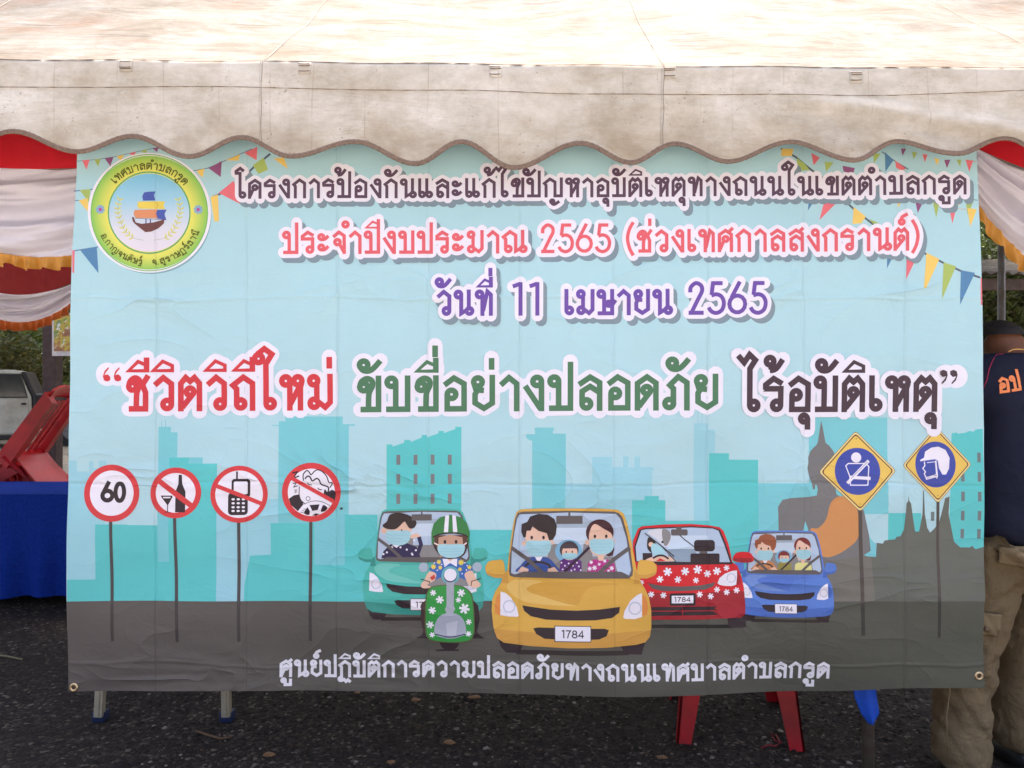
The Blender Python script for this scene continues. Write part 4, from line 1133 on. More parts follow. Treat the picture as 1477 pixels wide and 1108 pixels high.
# ---------------------------------------------------------------- printed vinyl material (colour from the flat ink attribute, creases in relief)
def vinyl_material():
    t = NT('printed_vinyl')
    at_ = t.n('ShaderNodeAttribute', attribute_name='ink')
    pos = t.n('ShaderNodeNewGeometry').outputs['Position']
    sx = t.n('ShaderNodeSeparateXYZ'); t.l(pos, sx.inputs[0])
    X, Z = sx.outputs[0], sx.outputs[2]
    # crumples: ridged noise, stronger low on the sheet and round the fold crossings
    mp = t.n('ShaderNodeMapping'); mp.inputs['Scale'].default_value = (1.0, 0.0, 1.9); mp.inputs['Rotation'].default_value = (0, R(12), 0); t.l(pos, mp.inputs['Vector'])
    n1 = t.noise(2.1, 2, 0.55, mp.outputs[0], 0.7)
    ridge = t.math('SUBTRACT', 1.0, t.math('POWER', t.math('MULTIPLY', t.math('ABSOLUTE', t.math('SUBTRACT', n1, 0.5)), 7.0, clamp=True), 0.62))
    n1b = t.noise(7.0, 2, 0.6, mp.outputs[0], 1.4)
    ridge2 = t.math('SUBTRACT', 1.0, t.math('POWER', t.math('MULTIPLY', t.math('ABSOLUTE', t.math('SUBTRACT', n1b, 0.52)), 8.0, clamp=True), 0.7))
    msk = t.noise(1.6, 2, 0.5, pos)
    low = t.math('SUBTRACT', 1.75, Z)
    low = t.math('MULTIPLY', low, 0.9, clamp=True)
    msk = t.math('MULTIPLY', t.math('SUBTRACT', msk, .38), 3.2, clamp=True)
    amp = t.math('ADD', 0.07, t.math('MULTIPLY', t.math('ADD', .15, t.math('MULTIPLY', low, .85)), t.math('MULTIPLY', msk, .62)))
    # pinches where the folds cross
    best = None
    for px in (353, 487, 617, 1159, 1305, 885, 226):
        for py in (432, 700):
            x = (px - 738.5) / PPM; z = CAM_Z - (py - 554) / PPM
            dx = t.math('MULTIPLY', t.math('SUBTRACT', X, x), 6.5); dz = t.math('MULTIPLY', t.math('SUBTRACT', Z, z), 13.0)
            dd = t.math('ADD', t.math('MULTIPLY', dx, dx), t.math('MULTIPLY', dz, dz))
            g = t.math('DIVIDE', 0.8, t.math('ADD', 1.0, dd))
            g = t.math('SUBTRACT', g, 0.12, clamp=True)
            best = g if best is None else t.math('MAXIMUM', best, g)
    amp = t.math('ADD', amp, best)
    # sharp vertical and horizontal fold lines
    fold = None
    for i, px in enumerate(FOLDS[1:-1]):
        x = (px - 738.5) / PPM
        d = t.math('ABSOLUTE', t.math('SUBTRACT', X, x))
        g = t.math('SUBTRACT', 1.0, t.math('MULTIPLY', d, 170.0), clamp=True)
        g = t.math('MULTIPLY', g, 0.20 if i % 2 else -0.16)
        fold = g if fold is None else t.math('ADD', fold, g)
    for py, s in ((432, .32), (700, -.3), (958, .25)):
        z = CAM_Z - (py - 554) / PPM
        wob = t.math('MULTIPLY', t.math('SUBTRACT', t.noise(2.3, 3, .5, pos), .5), 0.07)
        d = t.math('ABSOLUTE', t.math('SUBTRACT', t.math('ADD', Z, wob), z))
        g = t.math('MULTIPLY', t.math('SUBTRACT', 1.0, t.math('MULTIPLY', d, 110.0), clamp=True), s * .5)
        fold = t.math('ADD', fold, g)
    h = t.math('ADD', t.math('MULTIPLY', t.math('ADD', ridge, t.math('MULTIPLY', ridge2, .10)), amp), fold)
    fine = t.noise(46, 3, 0.6, pos)
    h = t.math('ADD', h, t.math('MULTIPLY', fine, 0.02))
    bp = t.bump(h, 1.0, 0.0115)
    stain = t.ramp(t.noise(2.3, 5, .6, pos), [(.35, (1, 1, 1)), (.75, (.93, .925, .92))])
    grain = t.ramp(t.noise(260, 2, .5, pos), [(.2, (.97, .97, .97)), (.8, (1.0, 1.0, 1.0))])
    c = t.mix(1.0, at_.outputs['Color'], stain, 'MULTIPLY')
    c = t.mix(1.0, c, grain, 'MULTIPLY')
    rr = t.math('MULTIPLY_ADD', t.noise(3.0, 3, .5, pos), 0.2, 0.30)
    return t.bsdf(c, rr, 0.20, 0.0, bp)
M_VINYL = vinyl_material()
M_BACK = simple('vinyl_back', (.62, .62, .62, 1), .5, nscale=40, var=.08)

banner = empty('banner', (0, BY, at(738, 1000, BY).z))
tag(banner, 'large light blue printed banner with Thai lettering and cartoon cars hung under the canopy hem', 'banner')
BO = Vector(banner.location)
def ink_mesh(name, V, tris, inks, levels, parent, lift0=0.0):
    V = np.array(V, float); lv = np.array(levels, float)
    P, Nn = surf(V[:, 0], V[:, 1], lift0 + lv * STEP)
    P = P - np.array(BO)
    me = bpy.data.meshes.new(name)
    T = np.array(tris, int)
    # orient every face towards the camera (-Y)
    a, b, c = P[T[:, 0]], P[T[:, 1]], P[T[:, 2]]
    cr = np.cross(b - a, c - a)
    flip = cr[:, 1] > 0
    T[flip] = T[flip][:, ::-1]
    me.from_pydata(P.tolist(), [], T.tolist())
    me.polygons.foreach_set('use_smooth', [True] * len(me.polygons))
    ca = me.color_attributes.new('ink', 'FLOAT_COLOR', 'POINT')
    ca.data.foreach_set('color', np.array(inks, np.float32).ravel())
    me.update()
    try: me.normals_split_custom_set_from_vertices(Nn.tolist())
    except Exception as e: print('normals', e)
    me.materials.append(M_VINYL)
    o = bpy.data.objects.new(name, me); COL.objects.link(o); o.parent = parent
    return o
# the sheet itself
def sheet_pts(nu, nv):
    V = []
    for j in range(nv + 1):
        for i in range(nu + 1):
            u = i / nu; v = j / nv
            y = 192 + v * 806
            x = edge_l(y) * (1 - u) + edge_r(y) * u
            yb = edge_b(x)
            y = 192 + v * (yb - 192)
            x = edge_l(y) * (1 - u) + edge_r(y) * u
            V.append((x, y))
    T = []
    for j in range(nv):
        for i in range(nu):
            a = j * (nu + 1) + i
            T += [(a, a + 1, a + nu + 2), (a, a + nu + 2, a + nu + 1)]
    return V, T
V, T = sheet_pts(230, 140)
def skyc(p):
    if p[1] > 875: return roadcol(p)
    t = min(max((p[1] - 200) / 660, 0), 1)
    a = ink(180, 220, 230); b = ink(184, 220, 228)
    return tuple(a[i] * (1-t) + b[i] * t for i in range(4))
ink_mesh('sheet', V, T, [skyc(p) for p in V], [0] * len(V), banner)
V2, T2 = sheet_pts(115, 70)
P2, N2 = surf(np.array(V2)[:, 0], np.array(V2)[:, 1], -0.0012)
bk = mesh_obj('sheet_back', (P2 - np.array(BO)).tolist(), T2, M_BACK, banner, True)

NAMES = {'printed_skyline': 'printed_skyline', 'lettering': 'lettering'}
LAB = {('printed_car', 1): 'teal printed car, its sleepy driver rubbing an eye', ('printed_car', 2): 'yellow printed car carrying a masked family of three', ('printed_car', 3): 'red printed car with white flower stickers',
       ('printed_car', 4): 'small blue printed car at the right', ('lettering', 1): 'dark plum heading line', ('lettering', 2): 'coral red second line', ('lettering', 3): 'purple date line', ('lettering', 4): 'largest slogan line in red, green and brown',
       ('lettering', 5): 'white line across the printed road', ('printed_prohibition_sign', 1): 'round sign reading 60', ('printed_prohibition_sign', 2): 'round sign crossing out a bottle and a glass',
       ('printed_prohibition_sign', 3): 'round sign crossing out a phone', ('printed_prohibition_sign', 4): 'round sign crossing out a sleeping driver', ('printed_diamond_sign', 1): 'diamond sign with a seat belt symbol', ('printed_diamond_sign', 2): 'diamond sign with a helmet symbol'}
parts_ = {}
keys = sorted(Ink.buckets.keys(), key=lambda k: (k[2] is not None, str(k)))
for k in keys:
    nm, inst, sub = k
    Vb, Lb, Cb, Tb = Ink.buckets[k]
    if not Tb: continue
    if sub is None:
        o = ink_mesh(nm, Vb, Tb, Cb, Lb, banner)
        parts_[(nm, inst)] = o
        if (nm, inst) in LAB: o['label'] = LAB[(nm, inst)]
    else:
        if (nm, inst) not in parts_:
            e = empty(nm, (0, 0, 0)); e.parent = banner; parts_[(nm, inst)] = e
            if (nm, inst) in LAB: e['label'] = LAB[(nm, inst)]
        ink_mesh(sub.split('#')[0], Vb, Tb, Cb, Lb, parts_[(nm, inst)])
# brass eyelets
M_BRASS = simple('brass', (.55, .42, .26, 1), .35, metal=.9, nscale=60, var=.2)
for px, py in ((103, 994), (1410, 974), (118, 200), (1400, 202), (740, 197)):
    p, n = surf(px, py, 0.0022)
    m = MB()
    def torus(u, v):
        a, b = 2*math.pi*u, 2*math.pi*v
        r = 0.0105 + 0.0042*math.cos(b)
        return (r*math.cos(a), 0.0026*math.sin(b), r*math.sin(a))
    m.grid(torus, 24, 10)
    e = m.build('eyelet', M_BRASS, banner, True); e.location = Vector(p) - BO
    m = MB(); m.tube([(0, -.0004, 0), (0, .0015, 0)], .0066, 16)
    h = m.build('eyelet_hole', simple('eyelet_dark', (.05, .03, .02, 1)) if 'eyelet_dark' not in bpy.data.materials else bpy.data.materials['eyelet_dark'], e)
# ---------------------------------------------------------------- tent: canopy cloth, valance, frame
def canvas_material(name, roof=False):
    t = NT(name)
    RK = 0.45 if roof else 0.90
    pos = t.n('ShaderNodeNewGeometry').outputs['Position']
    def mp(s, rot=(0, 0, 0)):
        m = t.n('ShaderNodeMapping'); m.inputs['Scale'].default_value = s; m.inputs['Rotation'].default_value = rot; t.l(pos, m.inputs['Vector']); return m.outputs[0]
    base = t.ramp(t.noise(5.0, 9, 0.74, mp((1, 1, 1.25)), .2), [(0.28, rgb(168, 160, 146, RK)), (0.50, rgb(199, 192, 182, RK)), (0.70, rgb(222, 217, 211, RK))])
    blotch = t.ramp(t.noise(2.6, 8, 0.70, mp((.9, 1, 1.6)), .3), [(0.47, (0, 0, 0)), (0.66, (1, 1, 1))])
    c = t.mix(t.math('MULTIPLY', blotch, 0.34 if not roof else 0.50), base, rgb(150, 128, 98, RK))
    if not roof:
        fs = t.ramp(t.noise(24, 8, .78, mp((.7, 1, 2.6)), .3), [(.50, (0, 0, 0)), (.68, (1, 1, 1))])
        fm = t.ramp(t.noise(2.2, 4, .6, mp((1, 1, 1))), [(.40, (.15, .15, .15)), (.65, (1, 1, 1))])
        c = t.mix(t.math('MULTIPLY', t.math('MULTIPLY', fs, fm), .42), c, rgb(136, 118, 92))
        sx = t.n('ShaderNodeSeparateXYZ'); t.l(pos, sx.inputs[0])
        # dirt gathers towards the hem
        hm = t.math('MULTIPLY', t.math('SUBTRACT', 2.29, sx.outputs[2]), 7.5, clamp=True)
        hm = t.math('MULTIPLY', hm, t.ramp(t.noise(2.6, 5, .6, mp((1, 1, 1.2)), .8), [(.34, (0, 0, 0)), (.62, (1, 1, 1))]))
        c = t.mix(t.math('MULTIPLY', hm, .62), c, rgb(126, 106, 76))
        # thin vertical rain and fold lines
        w = t.n('ShaderNodeTexVoronoi', feature='DISTANCE_TO_EDGE', voronoi_dimensions='1D'); w.inputs['Scale'].default_value = 5.5
        wx = t.math('ADD', sx.outputs[0], t.math('MULTIPLY', t.noise(2.0, 2, .5, pos), .03)); t.l(wx, w.inputs['W'])
        ln = t.math('SUBTRACT', 1.0, t.math('MULTIPLY', w.outputs['Distance'], 55.0), clamp=True)
        ln = t.math('MULTIPLY', ln, t.ramp(t.noise(9, 3, .6, mp((1, 1, .6))), [(.42, (0, 0, 0)), (.6, (1, 1, 1))]))
        c = t.mix(t.math('MULTIPLY', ln, .38), c, rgb(130, 110, 88))
    else:
        st = t.ramp(t.noise(3.6, 8, .70, mp((.55, 1.0, 3.0), (0, R(-14), 0)), 1.2), [(.50, (0, 0, 0)), (.70, (1, 1, 1))])
        c = t.mix(t.math('MULTIPLY', st, .62), c, rgb(134, 104, 84))
    sp = t.ramp(t.noise(95, 2, .5, pos), [(.66, (0, 0, 0)), (.72, (1, 1, 1))])
    sp = t.math('MULTIPLY', sp, t.ramp(t.noise(5, 3, .5, pos), [(.5, (0, 0, 0)), (.62, (1, 1, 1))]))
    c = t.mix(t.math('MULTIPLY', sp, .55), c, rgb(92, 78, 58))
    weave = t.noise(420, 2, .5, mp((1, 1, .4)))
    b1 = t.bump(weave, .18, .0012)
    wr = t.noise(5.5 if roof else 3.2, 4, .55, mp((.5, 1, 2.0), (0, R(20), 0)), 1.0)
    b2 = t.bump(wr, .55 if roof else .35, .03, b1)
    return t.bsdf(c, .8, .15, 0, b2, .07)
M_CANV = canvas_material('valance_canvas')
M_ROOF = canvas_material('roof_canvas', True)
M_BIND = simple('brown_binding', rgb(126, 108, 98), .85, .15, nscale=130, var=.35, bump=.5, bdist=.003)
M_THREAD = simple('dark_thread', rgb(112, 92, 76), .9, .1, nscale=90, var=.3)
M_PIPE = simple('galvanised_pipe', (.20, .20, .21, 1), .5, .5, metal=.3, nscale=35, var=.25, bump=.1, bdist=.002, dirt=(.14, .10, .07, 1))

VY = 2.38
MV = VY / FOC
HEMX = [20, 110, 190, 275, 350, 425, 515, 600, 665, 740, 835, 910, 975, 1050, 1140, 1225, 1290, 1375, 1440]
HEMY = [191, 219, 197, 228, 200, 229, 206, 236, 206, 240, 206, 233, 205, 232, 204, 236, 206, 225, 203]
def hem_px(x):
    if x < 20: return 204 - 13 * math.cos((x - 20) * 2 * math.pi / 162)
    if x > 1440: return 216 - 13 * math.cos((x - 1440) * 2 * math.pi / 162)
    i = 0
    while HEMX[i+1] < x: i += 1
    t = (x - HEMX[i]) / (HEMX[i+1] - HEMX[i])
    s = .5 - .5 * math.cos(math.pi * t)
    return HEMY[i] * (1-s) + HEMY[i+1] * s
def eave_px(x): return float(np.interp(x, [-1500, 0, 400, 960, 1300, 3000], [84, 85, 88.5, 95, 97, 97])) + .8 * math.sin(x / 37.0)
def seam_px(x): return float(np.interp(x, [-1500, 0, 230, 480, 960, 1200, 1350, 1477, 3000], [124, 126, 126, 129, 136, 139, 137, 132, 132])) + 1.0 * math.sin(x / 61.0)
def val_pt(px, py):
    """valance cloth surface, by position in its own plane"""
    X = (px - 738.5) * MV; Z = CAM_Z - (py - 554) * MV
    e = eave_px(px); h = (py - e) / 110.0
    y = VY + .004 * max(0, 1 - h * 8) ** 2
    y += .012 * math.sin(X * 2.6 + .7) * h + .007 * math.sin(X * 9.0 + 2.2 * math.sin(X * 2.2)) * h
    y += .007 * math.sin(X * 15 + (py * .03) + 1.0) * max(h - .3, 0) * (1 + .8 * math.sin(X * 1.7))
    # slack diagonal folds towards the right-hand end
    if px > 1050:
        q = min((px - 1050) / 200, 1)
        y += q * .009 * math.sin((px - 1.7 * py) / 23.0) * max(0, h - .15)
        y -= q * .020 * math.exp(-((py - 150 - (px - 1200) * .16) / 12.0) ** 2)
    if px < 420: y += .006 * math.sin((px + .9 * py) / 41.0) * h
    y += .0025 * math.exp(-((py - seam_px(px) - 3) / 3.0) ** 2)
    return Vector((X, y, Z))
tent = empty('canopy_tent', (0, 3.8, 0))
tag(tent, 'weathered cream canvas canopy tent with scalloped hem and steel frame over the banner', 'canopy tent')
TO = Vector(tent.location)
def tbuild(m, name, mat, smooth=True, **k):
    o = m.build(name, mat, tent, smooth, **k)
    o.location = -TO
    return o
XL, XR = -5.85, 4.85
panels = [-1950, -1371, -779, -200, 379, 958, 1537, 2116, 2960]
for i in range(len(panels) - 1):
    a, b = panels[i], panels[i+1]
    m = MB()
    def f(u, v, a=a, b=b):
        px = a - 4 + (b + 4 - a) * u
        py = eave_px(px) + (hem_px(px) - eave_px(px)) * v
        p = val_pt(px, py); p.y -= .0022 * (1 - u)
        return p
    m.grid(f, 190, 26)
    o = tbuild(m, 'valance_panel', M_CANV); solid(o, .0012, 1)
# vertical seams between the panels
for b in panels[1:-1]:
    m = MB()
    for dx in (-.6,):
        pts = [val_pt(b + dx + .6 * math.sin(k), eave_px(b) + (hem_px(b) - eave_px(b)) * k / 14) + Vector((0, -.0036, 0)) for k in range(15)]
        m.tube(pts, .0006, 4)
    tbuild(m, 'panel_seam', M_THREAD)
# lengthwise seams
for fn, rr in ((eave_px, .0012), (seam_px, .0011)):
    m = MB()
    pts = []
    for k in range(0, 560):
        px = -1900 + k * 8.6
        pts.append(val_pt(px, fn(px)) + Vector((0, -.0034 if fn is seam_px else -.002, 0)))
    rs = [rr * (.75 + .5 * math.sin(k * 1.7) * math.sin(k * .31)) for k in range(len(pts))]
    m.tube(pts, rs, 5)
    tbuild(m, 'lengthwise_seam', M_THREAD)
# bound hem
m = MB()
def hemring(u, v):
    px = -1900 + 4800 * u
    p = val_pt(px, hem_px(px)); q = val_pt(px + 2, hem_px(px + 2))
    tx, tz = q.x - p.x, q.z - p.z; l = math.hypot(tx, tz); nx, nz = -tz / l, tx / l
    a = 2 * math.pi * v
    w = .0080 * (1 + .06 * math.sin(px * .9))
    return p + Vector((nx * w * math.cos(a), -.0032 * math.sin(a) - .001, nz * w * math.cos(a) + .001))
m.grid(hemring, 2400, 8)
tbuild(m, 'hem_binding', M_BIND)
# stitches over the binding, small slanted threads
m = MB()
for k in range(620):
    px = -40 + k * 2.55
    p = val_pt(px, hem_px(px) - 1.0); m.tube([p + Vector((-.0016, -.0048, -.003)), p + Vector((.0016, -.0048, .003))], .0006, 3)
o = tbuild(m, 'binding_stitches', M_THREAD, False); o['kind'] = 'stuff'
# sewn webbing keepers: pairs of short dark stitched bars
M_LOOP = simple('keeper_webbing', rgb(206, 196, 178), .9, .1, nscale=120, var=.2, bump=.3)
for x, y in ((182, 95), (440, 99), (715, 103), (966, 105), (1234, 112), (-80, 95), (1500, 110)):
    m = MB()
    def pf(u, v, x=x, y=y):
        p = val_pt(x - 9 + 18 * u, y - 9 + 18 * v); p.y -= .0035; return p
    m.grid(pf, 5, 5)
    k = tbuild(m, 'keeper_patch', M_CANV); solid(k, .0006, 1)
    for dy in (-6, -3, 5) if x != 182 else (-6, 3, 5):
        mm = MB(); j = random.uniform(-1, 1)
        mm.tube([val_pt(x - 8 + j, y + dy) + Vector((0, -.006, 0)), val_pt(x, y + dy + .4) + Vector((0, -.0066, 0)), val_pt(x + 8 + j, y + dy - .3) + Vector((0, -.006, 0))], .0013, 5)
        s_ = mm.build('keeper_stitch', M_THREAD, k, True)
# roof cloth: front and rear slopes with sag between rafters, gable ends
RY, RZ = 3.86, 3.60          # ridge
BYE, BZE = 5.25, 2.62        # rear eave
def roof_f(u, v):
    X = XL + (XR - XL) * u
    px = X / MV + 738.5
    e = val_pt(px, eave_px(px))
    y = e.y + (RY - e.y) * v; z = e.z + (RZ - e.z) * v
    bay = (X - 1.23) / 3.5
    s = math.sin(math.pi * bay) ** 2
    z -= .05 * s * math.sin(math.pi * v) + .012 * math.sin(X * 3.3 + v * 5) * math.sin(math.pi * v)
    z += .010 * math.sin(X * 6 + 9 * v + 1) * math.sin(math.pi * v)
    z += .008 * math.sin((X * 1.4 - v * 2.6) * 7) * math.sin(math.pi * min(v * 1.5, 1))
    return (X, y, z)
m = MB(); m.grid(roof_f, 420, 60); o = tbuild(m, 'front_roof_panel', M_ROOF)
def roof_b(u, v):
    X = XL + (XR - XL) * u
    z = BZE + (RZ - BZE) * v - .05 * math.sin(math.pi * v) * math.sin(math.pi * (X - 1.23) / 3.5) ** 2
    return (X, BYE + (RY - BYE) * v, z)
m = MB(); m.grid(roof_b, 60, 12); tbuild(m, 'rear_roof_panel', M_ROOF)
for X in (XL, XR):
    m = MB(); e = roof_f(0 if X == XL else 1, 0)
    m.v = [Vector((X, e[1], e[2])), Vector((X, RY, RZ)), Vector((X, BYE, BZE)), Vector((X, BYE, 2.25)), Vector((X, e[1], 2.15))]
    m.f = [(0, 1, 2, 3, 4)]
    tbuild(m, 'gable_panel', M_ROOF, False)
# roof seams running up the slope (dark sewn lines, lie on the cloth)
for X0, X1 in ((-3.31, -3.31), (-2.05, -2.05), (-.78, -.78), (.48, .48), (1.74, 1.74), (3.0, 3.0)):
    m = MB(); pts = []
    for k in range(30):
        v = k / 29; X = X0 + (X1 - X0) * v
        p = Vector(roof_f((X - XL) / (XR - XL), v)); pts.append(p + Vector((0, -.0025, .0035)))
    m.tube(pts, .0011, 4); tbuild(m, 'roof_seam', M_LOOP)
# pipes
EZ = 2.405
M_RPIPE = simple('rusty_pipe', (.13, .105, .085, 1), .6, .4, metal=.2, nscale=30, var=.35, bump=.15, bdist=.002, dirt=(.10, .06, .035, 1))
PX = (-5.77, -2.27, 1.232, 4.73)
for X in PX:
    m = MB(); m.tube([(X, 2.62, 0.0), (X, 2.62, EZ - .01)], .0205, 14); tbuild(m, 'front_post', M_RPIPE)
    m = MB(); m.tube([(X + 2.16 if X == 1.232 else X, BYE, 0), (X + 2.16 if X == 1.232 else X, BYE, BZE - .03)], .023, 14); tbuild(m, 'rear_post', M_PIPE)
    m = MB(); m.tube([(X, 2.45, EZ - .03), (X, RY, RZ - .06), (X, BYE, BZE - .04)], .016, 10); tbuild(m, 'rafter', M_PIPE)
for a, b, nm in (((XL, 2.45, EZ - .03), (XR, 2.45, EZ - .03), 'front_eave_pipe'), ((XL, BYE, BZE - .04), (XR, BYE, BZE - .04), 'rear_eave_pipe'), ((XL, RY, RZ - .07), (XR, RY, RZ - .07), 'ridge_pipe')):
    m = MB(); m.tube([a, b], .019, 12); tbuild(m, nm, M_PIPE)
for X in PX:
    m = MB(); m.tube([(X, 2.45, EZ - .05), (X, 2.62, EZ - .05)], .014, 8); tbuild(m, 'bracket', M_PIPE)
# cords tying the banner's top eyelets to the eave pipe
M_CORD = simple('white_cord', (.6, .58, .54, 1), .8, nscale=200, var=.2)
for px in (118, 740, 1400):
    p, n = surf(px, 200, .0)
    m = MB(); m.tube([Vector(p), Vector(p) + Vector((0, -.006, .03)), (p[0] + .01, 2.46, EZ - .045), (p[0], 2.44, EZ - .01)], .0025, 6)
    o = m.build('tie_cord', M_CORD, banner, True); o.location = -BO
    
# ---------------------------------------------------------------- fabric swags
def satin(name, col, transl=.15):
    t = NT(name)
    v = t.obj()
    n = t.noise(26, 4, .6, v); n2 = t.noise(5, 3, .5, v, .6)
    c = t.mix(t.math('MULTIPLY', n2, .35), col, tuple(x * .72 for x in col[:3]) + (1,))
    return t.bsdf(c, .42, .4, 0, t.bump(t.math('ADD', t.math('MULTIPLY', n, .3), n2), .5, .012), transl, .25)
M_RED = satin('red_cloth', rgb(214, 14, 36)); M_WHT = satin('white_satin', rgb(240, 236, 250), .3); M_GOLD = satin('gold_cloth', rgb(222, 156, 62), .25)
M_RED_SHADE = satin('shaded_red_cloth', rgb(150, 8, 24)); M_ORG = satin('orange_fringe', rgb(206, 108, 46), .25)  # rear swag's red, with its shade painted into the colour
def swag(label, pxc, hw, d, rows, mats, amp, pleats, seed, cat='drapery', diag=0.0):
    """rows: (y at the ends, extra drop at the middle) for top, red bottom, white bottom, ruffle bottom (pixels at depth d)"""
    o = empty('fabric_swag', at(pxc, rows[0][0], d)); tag(o, label, cat, 'fabric swags hung along the tent eaves')
    O = Vector(o.location); k = d / FOC
    rnd = random.Random(seed); ph = [rnd.uniform(0, 6) for _ in range(6)]
    def P(u, r):
        t = 2 * u - 1
        i = min(int(r), 2); f = r - i
        y0 = rows[i][0] + rows[i][1] * (1 - t*t); y1 = rows[i+1][0] + rows[i+1][1] * (1 - t*t)
        y = y0 * (1-f) + y1 * f
        p = at(pxc + t * hw, y, d) - O
        if i == 1:
            env = (1 - .55 * t * t)
            w = math.sin(2 * math.pi * pleats * (f + .07 * math.sin(3 * t + ph[0]) + diag * t) + ph[1])
            p.y += -amp * env * (w + .35 * math.sin(4 * math.pi * pleats * f + 2 * t + ph[2])) * (.25 + .75 * math.sin(math.pi * min(f * 1.15, 1)))
            p.y -= .04 * math.sin(math.pi * f)
            q_ = noise.noise(Vector((t * 1.3 + seed, f * 9 + t * 1.5, seed)))
            p.y += amp * .55 * q_ + amp * .25 * noise.noise(Vector((t * 3 + seed, f * 24 + t * 4, 2)))
        elif i == 0:
            p.y += .006 * math.sin(t * 9 + ph[3])
        else:
            p.y += -.012 * math.sin(u * 2 * math.pi * hw * 2 * k / .052 + 1.2 * math.sin(u * 31)) * (.3 + f) * (d < 4 and 1 or 1.4)
            p.z += (.005 * math.sin(u * 2 * math.pi * hw * 2 * k / .11 + ph[4]) + .016 * noise.noise(Vector((u * hw * .16, seed, 0)))) * f
            p.y += .010 * noise.noise(Vector((u * hw * .35, f, seed)))
        return p
    n = 130
    for nm, r0, r1, mt, nv in (('red_band', 0, 1, mats[0], 8), ('white_drape', 1, 2, mats[1], 54), ('ruffle', 2, 3, mats[2], 6)):
        m = MB(); m.grid(lambda u, v: P(u, r0 + (r1 - r0 - 1e-6) * v), n * (2 if nm == 'ruffle' else 1), nv)
        m.build(nm, mt, o, True)
    return o
swag('red and white satin swag with gold ruffle hanging left of the banner', 62, 205, 2.76, [(150, 10), (228, 16), (305, 66), (322, 66)], (M_RED, M_WHT, M_GOLD), .042, 2.1, 3, diag=.16)
swag('white satin swag falling steeply with gold ruffle, right of the banner', 1602, 208, 2.76, [(150, 0), (204, 62), (272, 150), (292, 156)], (M_RED, M_WHT, M_GOLD), .060, 3.0, 8, diag=.0)
swag('shade-darkened red and white swag with orange fringe farther back, behind the left table', 28, 118, 5.16, [(318, 0), (385, 40), (395, 70), (400, 78)], (M_RED_SHADE, M_WHT, M_ORG), .035, 2.4, 5)
# ---------------------------------------------------------------- ground
def ground_material():
    t = NT('ground_gravel_and_dirt')
    pos = t.n('ShaderNodeNewGeometry').outputs['Position']
    sx = t.n('ShaderNodeSeparateXYZ'); t.l(pos, sx.inputs[0])
    st = t.n('ShaderNodeTexVoronoi'); st.inputs['Scale'].default_value = 70; t.l(pos, st.inputs['Vector'])
    hsv = t.n('ShaderNodeSeparateColor'); t.l(st.outputs['Color'], hsv.inputs[0])
    grav = t.ramp(hsv.outputs[0], [(0, (.014, .010, .009)), (.6, (.036, .026, .022)), (.93, (.07, .054, .045)), (1, (.20, .165, .135))])
    grav = t.mix(t.ramp(t.noise(1.7, 5, .6, pos), [(.4, (0, 0, 0)), (.7, (.6, .6, .6))]), grav, (.026, .019, .016, 1))
    dirt = t.ramp(t.noise(3.0, 8, .65, pos), [(.3, (.24, .20, .155)), (.7, (.40, .35, .29))])
    wob = t.math('MULTIPLY', t.math('SUBTRACT', t.noise(.8, 4, .6, pos), .5), 2.5)
    far = t.math('MULTIPLY', t.math('SUBTRACT', t.math('ADD', sx.outputs[1], wob), 7.5), .7, clamp=True)
    near = t.math('MULTIPLY', t.math('SUBTRACT', .9, t.math('ADD', sx.outputs[1], t.math('MULTIPLY', wob, .4))), 1.2, clamp=True)
    pale = t.ramp(t.noise(2.2, 8, .65, pos), [(.3, (.40, .37, .32)), (.7, (.56, .52, .46))])  # unseen ground in front, made paler to bounce light up at the banner
    c = t.mix(near, t.mix(far, grav, dirt), pale)
    gl = t.n('ShaderNodeTexVoronoi'); gl.inputs['Scale'].default_value = 70; gl.feature = 'DISTANCE_TO_EDGE'; t.l(pos, gl.inputs['Vector'])
    h = t.math('ADD', t.math('MULTIPLY', gl.outputs['Distance'], .8), t.math('MULTIPLY', t.noise(180, 3, .6, pos), .3))
    return t.bsdf(c, .9, .25, 0, t.bump(h, .9, .012))
M_GR = ground_material()
m = MB()
def gf(u, v):
    X = -150 + 300 * u; Y = -60 + 260 * v
    return (X, Y, 0)
m.grid(gf, 30, 26)
g = m.build('ground', M_GR); g['kind'] = 'structure'
# fine loose gravel lying on it
def stone_mesh(n, seed, x0, x1, y0, y1, s0, s1, power=3):
    rnd = random.Random(seed); V = []; F = []
    for _ in range(n):
        Y = y0 + (y1 - y0) * rnd.random() ** 1.4
        X = rnd.uniform(x0, x1) * (Y / y1 if y1 > 3 else 1)
        s = s0 + (s1 - s0) * rnd.random() ** power
        a = rnd.uniform(0, 6.28); ca, sa = math.cos(a), math.sin(a); b = len(V)
        P = [(1, 0, .1), (.3, .8, .05), (-.8, .5, .1), (-.7, -.6, .0), (.4, -.9, .1), (.35, .2, .8), (-.4, -.1, .7)]
        for p in P:
            x, y, z = (q * rnd.uniform(.7, 1.2) for q in p)
            V.append((X + (x*ca - y*sa) * s, Y + (x*sa + y*ca) * s, z * s * .7))
        for f in ((0,1,5),(1,2,5),(2,6,5),(2,3,6),(3,4,6),(4,5,6),(4,0,5)): F.append(tuple(b + i for i in f))
    return V, F
def stone_mat(name, stops):
    t = NT(name)
    gi = t.n('ShaderNodeNewGeometry').outputs['Random Per Island']
    n = t.noise(60, 4, .6, t.obj())
    c = t.mix(t.math('MULTIPLY', n, .5), t.ramp(gi, stops), (.03, .025, .022, 1))
    return t.bsdf(c, .85, .3, 0, t.bump(n, .4, .003))
